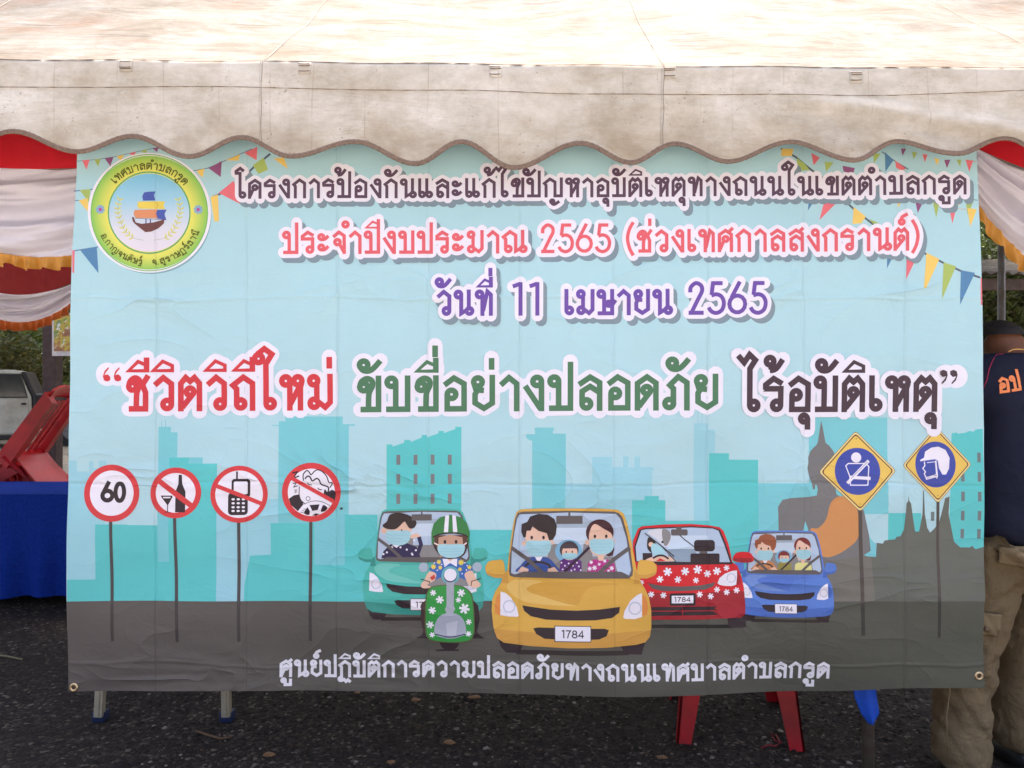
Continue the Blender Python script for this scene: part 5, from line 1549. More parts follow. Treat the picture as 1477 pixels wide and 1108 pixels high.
M_ST = stone_mat('gravel_stone', [(0, (.011, .009, .008)), (.6, (.034, .024, .021)), (.86, (.075, .058, .05)), (.96, (.17, .14, .12)), (1, (.42, .36, .31))])
V, F = stone_mesh(24000, 11, -3.6, 3.6, 2.2, 6.5, .003, .016)
o = mesh_obj('loose_gravel', V, F, M_ST); o['kind'] = 'stuff'
# leaf litter crumbs
M_LIT = stone_mat('litter_crumb', [(0, (.03, .018, .012)), (.7, (.055, .033, .02)), (1, (.12, .07, .04))])
V, F = stone_mesh(900, 5, -3.6, 3.6, 2.3, 5.0, .003, .012, 2)
V = [(a, b, c * .3 + .002) for a, b, c in V]
o = mesh_obj('leaf_litter', V, F, M_LIT); o['kind'] = 'stuff'
# individual dry leaves
M_LEAFD = simple('dry_leaf', (.26, .13, .06, 1), .7, nscale=60, var=.4, bump=.4)
def dry_leaf(px, py, size, rot, label):
    d = CAM_Z * FOC / (py - 554); p = at(px, py, d); m = MB()
    n = 8; V = [Vector((0, 0, .004))]
    for k in range(9):
        t = k / 8; w = math.sin(math.pi * t) ** .8 * .32
        V.append(Vector((t - .5, w, .14 * math.sin(3 * t + rot) * .4 + .10 * w)))
    for k in range(9):
        t = k / 8; w = math.sin(math.pi * t) ** .8 * .32
        V.append(Vector((t - .5, -w, .14 * math.cos(2 * t) * .25 + .16 * w)))
    for k in range(9):
        t = k / 8; V.append(Vector((t - .5, 0, .02 + .05 * math.sin(4 * t))))
    m.v = [v * size for v in V]
    m.f = [(1 + k, 2 + k, 20 + k, 19 + k) for k in range(8)] + [(19 + k, 20 + k, 11 + k, 10 + k) for k in range(8)]
    o = m.build('dry_leaf', M_LEAFD, None, True); solid(o, .001); o.location = (p.x, p.y, .012); o.rotation_euler = (.15, .1, rot)
    tag(o, label, 'leaf', 'dry leaves on the gravel')
for a in ((388, 1094, .05, .6, 'curled tan leaf on the gravel right of the brown twig, below the white lettering'), (515, 1003, .045, 2.1, 'small brown leaf at the banner hem, leftmost of the leaves along the hem'),
          (600, 1014, .06, 1.0, 'brown leaf near the banner hem below the green scooter'), (684, 1010, .07, 2.7, 'wide brown leaf at the hem, rightmost of the leaves along the hem'),
          (648, 1076, .05, .2, 'pale orange leaf on open gravel between the hem leaves and the picture bottom'), (564, 1104, .05, 1.6, 'dark brown leaf at the very bottom edge, below the green scooter'), (955, 1097, .05, 2.4, 'crumpled leaf on gravel in front of the left red chair leg')):
    dry_leaf(*a)
M_TWIG = simple('dry_grass', (.30, .26, .15, 1), .8, nscale=50)
def tube_thing(name, pxs, r, mat, label, cat):
    pts = []
    for i, (px, py) in enumerate(pxs):
        d = CAM_Z * FOC / (py - 554); p = at(px, py, d); p.z = r * 1.6 + .004 + .006 * math.sin(i * 1.9); pts.append(p)
    m = MB(); m.tube(pts, r, 6); o = m.build(name, mat, None, True); return tag(o, label, cat)
tube_thing('grass_stalk', [(-10, 947), (10, 951), (32, 953)], .004, M_TWIG, 'dry grass stalk on the gravel at the left edge', 'stalk')
tube_thing('twig', [(282, 1058), (300, 1066), (318, 1068), (334, 1066)], .004, simple('brown_twig', (.16, .09, .05, 1), .8), 'thin brown twig below the right blue foot cap', 'twig')
tube_thing('red_string', [(1098, 1082), (1108, 1080), (1118, 1078), (1126, 1074), (1120, 1066), (1112, 1060), (1118, 1070), (1128, 1076)], .003, simple('red_plastic_string', (.30, .02, .03, 1), .5), 'tangled red plastic string between the red chair legs', 'string')

# ---------------------------------------------------------------- plastic chairs
M_CH = simple('red_plastic', (.52, .010, .020, 1), .45, .4, nscale=14, var=.18, bump=.05, dirt=(.20, .02, .015, 1))
def make_chair(loc, rot, label):
    o = empty('plastic_chair', loc, rot); tag(o, label, 'chair', 'red plastic chairs')
    def seat(u, v):
        x = (u - .5) * (.42 - .04 * v); y = (v - .5) * .42
        z = .44 + .018 * ((2*u-1)**2) - .02 * math.cos((v - .3) * 3.0) - .05 * max(0, .12 - v) / .12 * .5
        return (x, -y, z)
    m = MB(); m.grid(seat, 16, 16); s = m.build('seat', M_CH, o, True); solid(s, .006)
    m = MB()   # rim under the seat
    m.tube([(-.205, .2, .425), (-.21, -.2, .425), (.21, -.2, .425), (.205, .2, .425), (-.205, .2, .425)], .028, 6, sq=.6); m.build('seat_rim', M_CH, o, True)
    # backrest: two uprights, top rail, splats   (chair faces +y)
    for sx in (-1, 1):
        m = MB(); m.prism([(-.044, -.04), (.044, -.04), (.040, .40), (-.030, .42)], 'x', -.034, .034)
        for i, v in enumerate(m.v): m.v[i] = Vector((sx * .185 + v.x, -.205 + v.y - (v.z) * .22, .43 + v.z))
        m.build('upright', M_CH, o)
    def top(u, v):
        x = (u - .5) * .40; return (x, -.295 - .03 * (1 - (2*u-1)**2) - v * .02, .80 + .075 * v + .015 * (1 - (2*u-1)**2))
    m = MB(); m.grid(top, 14, 5); s = m.build('top_rail', M_CH, o, True); solid(s, .014)
    for k in range(4):
        x = -.105 + .07 * k; m = MB(); m.box((x, -.25, .63), (.034, .007, .37), Euler((R(12.5), 0, 0))); m.build('splat', M_CH, o)
    for sx in (-1, 1):
        for sy in (-1, 1):
            m = MB()
            x0, y0 = sx * .185, sy * .185; x1, y1 = sx * .225, sy * (.225 if sy > 0 else .245)
            for (ax, ay, bx, by) in ((0, 0, -sx, 0), (0, 0, 0, -sy)):
                w0, w1, th = .092, .052, .008
                def q(cx, cy, w, z, off):
                    return Vector((cx + ax + bx * w * off[0] + (th * off[1] * (-sx if bx == 0 else 0)), cy + by * w * off[0] + (th * off[1] * (-sy if by == 0 else 0)), z))
                b = len(m.v)
                for (cx, cy, w, z) in ((x1, y1, w1, 0.0), (x0, y0, w0, .43)):
                    for off in ((0, 0), (1, 0), (1, 1), (0, 1)): m.v.append(q(cx, cy, w, z, off))
                m.f += [tuple(b + i for i in f) for f in ((0,1,2,3), (4,5,6,7), (0,1,5,4), (1,2,6,5), (2,3,7,6), (3,0,4,7))]
            lg = m.build('leg', M_CH, o)
            for hz in (.10, .22):   # moulded ribs across the leg's inner corner
                mm = MB(); t = 1 - hz / .43
                cx, cy = x0 + (x1 - x0) * t, y0 + (y1 - y0) * t
                mm.box((cx - sx * .022, cy - sy * .022, hz), (.04, .04, .006)); mm.build('rib', M_CH, lg)
    return o
ch0 = make_chair((.905, 3.20, 0), (0, 0, R(-8)), 'red plastic chair standing behind the banner, only its legs showing under the hem')
ch0.scale = (1.08, 1, 1); ch0.location.x = .925
def chair_copy(loc, rot, label):
    c = copy_tree(ch0); c.scale = (1, 1, 1); c.location = loc; c.rotation_euler = rot; c['label'] = label; return c
# tipped forward on the table: faces +x, pitched down
def tipped(px, py, d, pitch, yaw, label):
    c = chair_copy((0, 0, 0), (0, 0, 0), label)
    Rm = Matrix.Rotation(R(yaw), 3, 'Z') @ Matrix.Rotation(R(pitch), 3, 'Y') @ Matrix.Rotation(R(-90), 3, 'Z')
    corner = Rm @ Vector((0, -.20, .43))
    c.rotation_euler = Rm.to_euler(); c.location = at(px, py, d) - corner
    return c
tc = tipped(30, 658, 5.75, 46, 8, 'red plastic chair tipped forward just behind the blue covered table')
tc.scale = (1.25, 1.25, 1.25); tc.location.x -= .02; tc.location.z -= .10
chair_copy((-3.62, 5.78, 0), (0, 0, R(-100)), 'red plastic chair on the ground behind the blue table, under the tipped one')
chair_copy((-4.80, 9.2, 0), (0, 0, R(200)), 'red plastic chair out on the pale ground, beyond the tipped one')

# ---------------------------------------------------------------- blue covered table
M_BLUE = simple('royal_blue_cloth', rgb(28, 56, 150), .95, .05, nscale=50, var=.25, bump=.4, bdist=.004)
M_WOOD = simple('table_wood', (.25, .16, .09, 1), .6)
tb = empty('folding_table', (-3.45, 5.15, 0)); tag(tb, 'long folding table hidden under the royal blue cloth at left', 'table')
m = MB(); m.box((0, 0, .70), (1.80, .60, .025), bev=.006); m.build('tabletop', M_WOOD, tb)
for sx in (-1, 1):
    for sy in (-1, 1):
        m = MB(); m.tube([(sx * .80, sy * .25, 0), (sx * .80, sy * .25, .69)], .013, 8); m.build('leg', M_PIPE, tb)
cl = empty('tablecloth', (-3.45, 5.15, 0)); bpy.data.objects.remove(cl)
m = MB()
def clothf(u, v):
    # perimeter skirt: u round the table, v down
    hx, hy = .915, .315
    per = [(-hx, -hy), (hx, -hy), (hx, hy), (-hx, hy), (-hx, -hy)]
    L = [2*hx, 2*hy, 2*hx, 2*hy]; s = u * sum(L); i = 0
    while i < 3 and s > L[i]: s -= L[i]; i += 1
    t = min(s / L[i], 1)
    x = per[i][0] + (per[i+1][0] - per[i][0]) * t; y = per[i][1] + (per[i+1][1] - per[i][1]) * t
    w = v * (.012 + .020 * v) * math.sin(u * 95 + 2 * math.sin(u * 23)) + .02 * v
    r = math.hypot(x / hx, y / hy)
    nx, ny = ((0, -1), (1, 0), (0, 1), (-1, 0))[i]
    return (x + nx * w, y + ny * w, .716 - .655 * v - .01 * v * math.sin(u * 40))
m.grid(clothf, 400, 16)
b = len(m.v); m.v += [Vector((-.915, -.315, .7165)), Vector((.915, -.315, .7165)), Vector((.915, .315, .7165)), Vector((-.915, .315, .7165))]; m.f.append((b, b+1, b+2, b+3))
o = m.build('tablecloth', M_BLUE, None, True, angle=40); o.location = (-3.45, 5.15, 0)
tag(o, 'royal blue cloth draped over the left table almost to the ground', 'tablecloth')

# ---------------------------------------------------------------- small trestle behind the banner (feet show under the hem)
M_ALU = simple('trestle_leg', (.42, .36, .27, 1), .5, .4, metal=.2, nscale=30, var=.2)
M_CAP = simple('blue_cap', (.02, .03, .09, 1), .5)
ts = empty('trestle', (-1.46, 3.38, 0)); tag(ts, 'small trestle stand behind the banner, two legs with dark blue foot caps showing', 'trestle')
m = MB(); m.box((0, 0, .70), (.70, .46, .03), bev=.005); m.build('top_board', M_WOOD, ts)
for sx in (-1, 1):
    for sy in (-1, 1):
        m = MB(); x = sx * .245 + (.01 if sx > 0 else -.01); y = sy * .20
        m.box((x, y, .36), (.034, .028, .66), Euler((R(sy * 2), R(-sx * 2), 0))); m.box((x + .0, y - .015, .36), (.010, .006, .64), Euler((R(sy * 2), R(-sx * 2), 0)))
        lg = m.build('leg', M_ALU, ts)
        m = MB(); m.box((x - sx * -.012 - .006, y + sy * -.012, .024), (.055, .05, .046), bev=.008); m.build('foot_cap', M_CAP, lg, True, angle=40)

# blue cloth tied round the front post
M_BC = simple('bright_blue_cloth', rgb(28, 78, 190), .6, .3, nscale=60, var=.15)
m = MB()
def bc(u, v):
    py = 985 + (1046 - 985) * v
    a = float(np.interp(py, [985, 1006, 1030, 1046], [1230, 1233, 1243, 1255])); b_2 = float(np.interp(py, [985, 1030, 1046], [1262, 1269, 1259]))
    p = at(a + (b_2 - a) * u, py - 4 * math.sin(u * 3), 2.585); p.y += -.010 * math.sin(u * math.pi) + .006 * math.sin(u * 7 + v * 2); return p
m.grid(bc, 12, 16); o = m.build('blue_rag', M_BC, None, True); solid(o, .002)
tag(o, 'bright blue cloth strip tied to the grey post under the banner', 'rag')
m = MB(); m.tube([Vector((1.232 + .026*math.cos(a), 2.62 + .026*math.sin(a), .43 + .01*math.sin(a*2))) for a in [k*math.pi/8 for k in range(17)]], .012, 8)
kn = m.build('knot', M_BC, o, True)

# ---------------------------------------------------------------- wooden post and poster
M_POST = simple('dark_post', (.075, .05, .048, 1), .8, nscale=18, var=.4, bump=.5)
sp = empty('shelter_post', (at(76, 554, 7.2).x, 7.2, 0)); tag(sp, 'dark brown square post carrying a poster, behind the tipped chair', 'post')
m = MB(); m.box((0, 0, 1.5), (.125, .125, 3.0), bev=.008); m.build('shaft', M_POST, sp)
m = MB(); m.box((0, 0, .05), (.22, .22, .10), bev=.01); m.build('footing', simple('footing_concrete', (.3, .29, .27, 1), .9), sp)
def poster_mat():
    t = NT('poster_print'); v = t.obj()
    n = t.noise(7, 5, .7, v); n2 = t.noise(15, 4, .6, v)
    c = t.ramp(n, [(.3, (.10, .05, .03)), (.45, (.35, .16, .08)), (.52, (.55, .45, .06)), (.6, (.10, .22, .06)), (.75, (.45, .55, .62))])
    c = t.mix(t.ramp(n2, [(.58, (0, 0, 0)), (.62, (1, 1, 1))]), c, (.7, .68, .66, 1))
    return t.bsdf(c, .45, .4)
ps = empty('poster', at(100, 512, 7.08)); tag(ps, 'bright picture poster with white border hung on the dark post', 'poster')
m = MB(); m.box((.02, 0, .19), (.36, .006, .40)); m.build('backing', simple('poster_border', (.62, .60, .60, 1), .6), ps)
m = MB(); m.box((.02, -.0055, .205), (.32, .004, .34)); m.build('printed_picture', poster_mat(), ps)

# ---------------------------------------------------------------- pickup truck
TD = 17.0
def tp(px, py): p = at(px, py, TD); return p
M_WP = simple('worn_white_paint', (.58, .55, .48, 1), .45, .5, nscale=5, var=.25, bump=.05, dirt=(.24, .17, .10, 1))
M_DK = simple('dark_bed_paint', (.035, .03, .032, 1), .6, nscale=10)
M_TY = simple('tyre_rubber', (.03, .03, .03, 1), .9)
def glass_dark(name='tinted_glass'):
    t = NT(name); n = t.noise(2, 3, .5, t.obj()); c = t.ramp(n, [(.3, (.02, .022, .025)), (.7, (.05, .055, .055))]); return t.bsdf(c, .08, .8)
M_GL = glass_dark()
tk = empty('pickup_truck', (tp(0, 600).x, TD, 0)); tag(tk, 'old white pickup truck with stained doors and a dark cargo bed', 'pickup truck')
K0 = Vector((-11.0, TD, 0))
def sidebox(name, prof, y0, y1, mat, parent=tk, inset=0.0):
    """profile in metres: x to the right from the cab's rear corner, z up"""
    m = MB(); m.prism(prof, 'y', y0, y1)
    o = m.build(name, mat, parent)
    if inset >= 0:
        bv = o.modifiers.new('bevel', 'BEVEL'); bv.width = .025; bv.segments = 2; bv.limit_method = 'ANGLE'
    return o
XC = tp(45, 0).x - tk.location.x        # rear edge of the cab relative to the truck's own base
def rx(px): return (px - 45) * TD / FOC + XC
def rz(py): return CAM_Z - (py - 554) * TD / FOC
cabp = [(rx(47), .38), (rx(45.5), 1.12), (rx(41), 1.30), (rx(31), 1.70), (rx(24), 1.735), (rx(-70), 1.735), (rx(-84), 1.70), (rx(-118), 1.16), (rx(-190), 1.08), (rx(-202), .95), (rx(-204), .50), (rx(-180), .38)]
cab = sidebox('cab_body', cabp, -.82, .82, M_WP)
cab.location.y = .82
for (a, b, c, d_) in ((-42, 2, 541, 572), (5, 36, 541, 572)):
    P = [(rx(a), rz(c)), (rx(b if b < 10 else 31), rz(c)), (rx(b + (0 if b < 10 else 3)), rz(d_)), (rx(a), rz(d_))]
    f = sidebox('window_frame', [(x + s1, z + s2) for (x, z), s1, s2 in zip(P, (-.03, .03, .03, -.03), (.03, .03, -.03, -.03))], -.018, .0, simple('rubber_seal', (.05, .05, .05, 1), .8) if 'rubber_seal' not in bpy.data.materials else bpy.data.materials['rubber_seal'], tk, -1)
    sidebox('window', P, -.024, -.0, M_GL, f, -1)
for a, b in ((-44, 3.4), (4, 42)):
    dr = sidebox('door', [(rx(a), rz(575)), (rx(b), rz(575)), (rx(b), rz(625)), (rx(a), rz(625))], -.012, .01, M_WP, tk)
    sidebox('door_handle', [(rx(b - 9), rz(581)), (rx(b - 3), rz(581)), (rx(b - 3), rz(584)), (rx(b - 9), rz(584))], -.03, .0, M_DK, dr, -1)
sidebox('sill', [(rx(-60), rz(628)), (rx(30), rz(628)), (rx(30), rz(634)), (rx(-60), rz(634))], .0, .3, M_DK, tk)
sidebox('rear_pillar', [(rx(33), 1.70), (rx(38), 1.70), (rx(52), 1.14), (rx(52), .42), (rx(48), .42), (rx(47), 1.12)], -.02, 1.66, M_DK)
bed = sidebox('cargo_bed', [(rx(49), .42), (rx(49), 1.16), (rx(150), 1.16), (rx(152), .42)], .02, 1.62, M_DK)
sidebox('bed_rail', [(rx(49), 1.165), (rx(49), 1.205), (rx(150), 1.205), (rx(150), 1.165)], .02, .07, M_PIPE)
for wx in (-150, 96):
    for wy in (.09, 1.55):
        m = MB(); m.tube([(rx(wx), wy - .09, .33), (rx(wx), wy + .09, .33)], .33, 24); w = m.build('tyre', M_TY, tk)
        m = MB(); m.tube([(rx(wx), wy - .096, .33), (rx(wx), wy + .096, .33)], .19, 16); m.build('rim', M_PIPE, w)
m = MB(); m.box((rx(-207), .82, .52), (.10, 1.6, .2), bev=.03); m.build('front_bumper', M_DK, tk)
m = MB(); m.box((rx(155), .82, .52), (.10, 1.6, .18), bev=.03); m.build('rear_bumper', M_DK, tk)
for wy in (.2, 1.44):
    m = MB(); m.box((rx(-204.5), wy, .80), (.04, .28, .18), bev=.02); m.build('headlight', M_GL, tk)

tk.location = (tp(45, 0).x, TD, 0)
for c_ in tk.children: c_.location.x -= XC
tk.rotation_euler = (0, 0, R(26))

# ---------------------------------------------------------------- shed with corrugated roof at right
M_CORR = simple('weathered_sheet', (.30, .26, .215, 1), .7, .3, metal=0, nscale=6, var=.4, bump=.2, dirt=(.13, .09, .07, 1))
M_BEAM = simple('shed_beam', (.10, .065, .05, 1), .8, nscale=14, var=.35, bump=.4)
SD = 9.0
sh = empty('shed', (at(1440, 600, SD).x, SD, 0)); tag(sh, 'open shed with a grey corrugated roof seen beyond the right swag', 'shed')
x0, x1 = -1.9, 3.4
ez = CAM_Z + (554 - 396) * SD / FOC
for k in range(6):
    a = x0 + (x1 - x0) * k / 6; b = x0 + (x1 - x0) * (k + 1) / 6 + .04
    m = MB(); m.grid(lambda u, v, a=a, b=b, k=k: (a + (b - a) * u, -.12 + 2.3 * v, ez + .52 * v * 1.0 + .018 * math.sin((a + (b - a) * u) * 2 * math.pi / .13) + .004 * (k % 2)), 84, 4)
    s = m.build('roof_sheet', M_CORR, sh, True); solid(s, .003)
m = MB(); m.box(((x0+x1)/2, 0, ez - .12), (x1 - x0, .06, .13)); m.build('eave_beam', M_BEAM, sh)
m = MB(); m.box(((x0+x1)/2, 2.1, ez + .36), (x1 - x0, .06, .12)); m.build('rear_beam', M_BEAM, sh)
for x in (x0 + .1, 1.0, x1 - .1):
    for y in (0.05, 2.05):
        m = MB(); m.box((x, y, (ez + (.3 if y > 1 else -.2)) / 2), (.10, .10, ez + (.3 if y > 1 else -.2))); m.build('post', M_BEAM, sh)

# ---------------------------------------------------------------- trees and shrubs
def leaf_mat(name, a, b):
    t = NT(name)
    gi = t.n('ShaderNodeNewGeometry').outputs['Random Per Island']
    n = t.noise(1.2, 3, .5, t.obj())
    c = t.mix(n, t.ramp(gi, [(0, a), (1, b)]), (.05, .055, .02, 1))
    return t.bsdf(c, .5, .35, 0, t.bump(t.noise(40, 2, .5, t.obj()), .2, .01), .3)
M_LF = [leaf_mat('leaf_dark', (.04, .08, .018, 1), (.15, .23, .055, 1)), leaf_mat('leaf_mid', (.09, .15, .03, 1), (.24, .34, .08, 1)), leaf_mat('leaf_yellowish', (.07, .09, .025, 1), (.26, .24, .08, 1))]
M_BARK = simple('bark', (.10, .075, .055, 1), .9, nscale=14, var=.4, bump=.8, bdist=.02)
def tree(name, loc, h, cr, n, ls, mt, label, cat='tree', group=None, low=.35, seed=1):
    rnd = random.Random(seed)
    o = empty(name, loc); tag(o, label, cat, group)
    m = MB(); top = Vector((rnd.uniform(-.2, .2), rnd.uniform(-.2, .2), h * .72))
    m.tube([(0, 0, 0), top * .35 + Vector((.08, 0, 0)), top * .7, top], [h * .022 + .03, h * .018 + .02, h * .012 + .01, .02], 9)
    clumps = []
    for k in range(13):
        a = rnd.uniform(0, 6.28); f = rnd.uniform(.35, 1); s = top * rnd.uniform(.35, .95)
        e = Vector((math.cos(a) * cr * f * .8, math.sin(a) * cr * f * .8, h * (low + (1 - low) * rnd.uniform(.15, .92))))
        m.tube([s, s * .45 + e * .55 + Vector((0, 0, -.08 * h * .3)), e], [h * .008 + .01, h * .005 + .006, .006], 6)
        clumps.append((e, cr * rnd.uniform(.28, .5)))
    m.build('trunk', M_BARK, o, True)
    clumps.append((Vector((0, 0, h * .85)), cr * .45))
    V = []; F = []
    for _ in range(n):
        c, r = clumps[rnd.randrange(len(clumps))]
        d = Vector((rnd.gauss(0, 1), rnd.gauss(0, 1), rnd.gauss(0, .8))).normalized() * r * rnd.random() ** .45
        p = c + d
        if p.z < .1: continue
        s = ls * rnd.uniform(.6, 1.3)
        E = Euler((rnd.uniform(-.9, .9), rnd.uniform(-.9, .9), rnd.uniform(0, 6.28))).to_matrix()
        b = len(V)
        for q in ((-.5, 0, 0), (-.1, -.24, .03), (.5, 0, -.06), (-.1, .24, .03)): V.append(p + E @ (Vector(q) * s))
        F += [(b, b+1, b+2), (b, b+2, b+3)]
    mesh_obj('crown', V, F, mt, o)
    return o
tree('tree', (-14.5, 24, 0), 6.5, 3.4, 9000, .26, M_LF[1], 'bushy green tree behind the white pickup at far left', seed=3, low=.05, group='trees behind the left gap')
tree('tree', (-19.5, 27, 0), 8, 3.9, 7000, .3, M_LF[0], 'dark broad tree farther left behind the pickup cab', seed=4, low=.05, group='trees behind the left gap')
tree('shrub', (-13.4, 19.6, 0), 2.6, 1.5, 4500, .15, M_LF[2], 'pale weedy shrub beside the dark post, behind the pickup bed', 'shrub', seed=5, low=.0)
tree('tree', (-10.8, 26, 0), 7.5, 3.4, 7000, .28, M_LF[0], 'tall dark tree behind the wooden post and poster', seed=6, low=.05, group='trees behind the left gap')
tree('tree', (7.6, 13.0, 0), 5.2, 2.5, 12000, .15, M_LF[0], 'dark leafy tree just behind the corrugated shed roof', seed=7, low=.0, group='trees behind the right gap')
tree('tree', (10.8, 15.5, 0), 7.5, 3.4, 10000, .2, M_LF[1], 'tall green tree rising beyond the shed at right', seed=8, low=.05, group='trees behind the right gap')
tree('tree', (6.6, 17.5, 0), 8, 3.4, 9000, .22, M_LF[0], 'dark tree half hidden between banner edge and shed roof', seed=9, low=.0, group='trees behind the right gap')
tree('shrub', (7.7, 11.9, 0), 2.9, 1.6, 9000, .11, M_LF[2], 'yellowish sunlit shrub under the shed roof beside the grey post', 'shrub', seed=10, low=.0)
tree('tree', (-2.2, 9.0, 0), 8.5, 4.6, 14000, .30, M_LF[1], 'unseen spreading tree added behind the tent for shade, hidden by the banner, left one', seed=21, low=.55)  # added above the view to keep sun off the table and chairs
tree('tree', (-8.2, 17.5, 0), 10, 6.5, 15000, .42, M_LF[1], 'unseen big tree added to shade the white pickup', seed=22, low=.45)  # added, crown out of view, so the pickup lies in shade
tree('tree', (4.6, 10.2, 0), 9, 4.8, 14000, .30, M_LF[1], 'unseen spreading tree added to shade the shed, trunk hidden by the banner', seed=23, low=.5)  # added out of view to keep sun off the shed roof
# far wood closing the view
def wood(x0, x1, y, h, n, seed, mt, name):
    rnd = random.Random(seed); V = []; F = []
    for _ in range(n):
        X = rnd.uniform(x0, x1); Hh = h * (.75 + .25 * math.sin(X * .5 + seed) + .12 * math.sin(X * 1.7))
        p = Vector((X, y + rnd.uniform(-2.5, 2.5), Hh * rnd.random() ** .8)); s = rnd.uniform(.35, .8)
        E = Euler((rnd.uniform(-1, 1), rnd.uniform(-1, 1), rnd.uniform(0, 6.28))).to_matrix(); b = len(V)
        for q in ((-.5, 0, 0), (-.1, -.3, .03), (.5, 0, -.06), (-.1, .3, .03)): V.append(p + E @ (Vector(q) * s))
        F += [(b, b+1, b+2), (b, b+2, b+3)]
    o = mesh_obj(name, V, F, mt); o['kind'] = 'stuff'
wood(-60, 60, 38, 11, 60000, 2, M_LF[0], 'far_wood')
# ---------------------------------------------------------------- the man behind the banner's right edge
def skin_mesh(name, pts, edges, rad, mat, parent=None, sub=2, root=0):
    me = bpy.data.meshes.new(name); me.from_pydata([tuple(p) for p in pts], edges, [])
    o = bpy.data.objects.new(name, me); COL.objects.link(o)
    sk = o.modifiers.new('skin', 'SKIN'); sk.use_smooth_shade = True
    lay = me.skin_vertices[0].data if len(me.skin_vertices) else None
    if lay is None:
        bm = bmesh.new(); bm.from_mesh(me); bm.verts.layers.skin.verify(); bm.to_mesh(me); bm.free(); lay = me.skin_vertices[0].data
    for i, r in enumerate(rad):
        lay[i].radius = r if isinstance(r, tuple) else (r, r)
        lay[i].use_root = (i == root)
    s = o.modifiers.new('sub', 'SUBSURF'); s.levels = sub; s.render_levels = sub
    me.materials.append(mat)
    if parent: o.parent = parent
    return o
def bake(o):
    """apply the modifiers so the mesh can be shaped and ray cast"""
    dg = bpy.context.evaluated_depsgraph_get(); dg.update()
    ev = o.evaluated_get(dg); me = bpy.data.meshes.new_from_object(ev)
    o.modifiers.clear(); old = o.data; o.data = me
    me.polygons.foreach_set('use_smooth', [True] * len(me.polygons)); me.update()
    return o
def cloth_mat(name, col, sc=7, b=.5, fine=260, rough=.85, dirt=None):
    t = NT(name); pos = t.obj()
    w = t.noise(sc, 3, .5, pos, .6); f = t.noise(fine, 2, .5, pos)
    w2 = t.noise(sc * 2.6, 3, .5, pos, .5)
    c = t.mix(t.math('MULTIPLY', f, .35), col, tuple(x * .7 for x in col[:3]) + (1,))
    if dirt: c = t.mix(t.math('MULTIPLY', t.noise(3, 4, .6, pos), .4), c, dirt)
    b1 = t.bump(f, .2, .001); b2 = t.bump(t.math('ADD', w, t.math('MULTIPLY', w2, .4)), b, .035, b1)
    return t.bsdf(c, rough, .1, 0, b2, 0, 0)
M_SKIN = simple('skin', rgb(112, 72, 52), .5, .4, nscale=30, var=.12, bump=.08, bdist=.002)
M_SHIRT = cloth_mat('navy_shirt', rgb(32, 34, 50), 5, .55)
M_TROU = cloth_mat('khaki_trousers', rgb(116, 101, 78), 8, .8, dirt=rgb(96, 78, 60))
M_HAIR = simple('black_hair', (.012, .010, .010, 1), .6, .4, nscale=160, var=.5, bump=.8, bdist=.004)
M_SHOE = simple('black_leather', (.02, .02, .02, 1), .4)
MX, MY = 1.815, 2.69
man = empty('person', (MX, MY, 0)); tag(man, 'man in navy shirt with orange back lettering and khaki cargo trousers, seen from behind', 'person')
# bare body: (x, y, z) relative, facing +y
J = dict(pel=(0, 0, .95), wai=(0, 0, 1.10), che=(0, -.01, 1.30), upc=(0, 0, 1.42), nec=(-.01, .04, 1.51), skl=(-.02, .085, 1.565), crn=(-.02, .115, 1.585),
         sl=(-.18, 0, 1.43), el=(-.36, .10, 1.26), wl=(-.22, .32, 1.22), pl=(-.17, .39, 1.22),
         sr=(.18, 0, 1.43), er=(.34, .12, 1.22), wr=(.14, .33, 1.20), pr=(.09, .40, 1.20),
         hl=(-.10, 0, .88), kl=(-.16, .02, .50), al=(-.215, -.01, .10), tl=(-.20, .07, .045),
         hr=(.10, 0, .88), kr=(.075, .09, .50), ar=(.055, .12, .10), tr=(.055, .26, .04))
names = list(J); idx = {n: i for i, n in enumerate(names)}
E_ = [('pel','wai'),('wai','che'),('che','upc'),('upc','nec'),('nec','skl'),('skl','crn'),('upc','sl'),('sl','el'),('el','wl'),('wl','pl'),('upc','sr'),('sr','er'),('er','wr'),('wr','pr'),
      ('pel','hl'),('hl','kl'),('kl','al'),('al','tl'),('pel','hr'),('hr','kr'),('kr','ar'),('ar','tr')]
RD_ = dict(pel=(.13,.10), wai=(.12,.09), che=(.14,.10), upc=(.10,.08), nec=(.055,.055), skl=(.072,.088), crn=(.070,.075), sl=.055, el=.042, wl=(.028,.02), pl=(.04,.016), sr=.055, er=.042, wr=(.028,.02), pr=(.04,.016),
           hl=.085, kl=.058, al=.04, tl=.035, hr=.085, kr=.058, ar=.04, tr=.035)
pts = [Vector(J[n]) for n in names]; rad = [RD_[n] for n in names]; ed = [(idx[a], idx[b]) for a, b in E_]
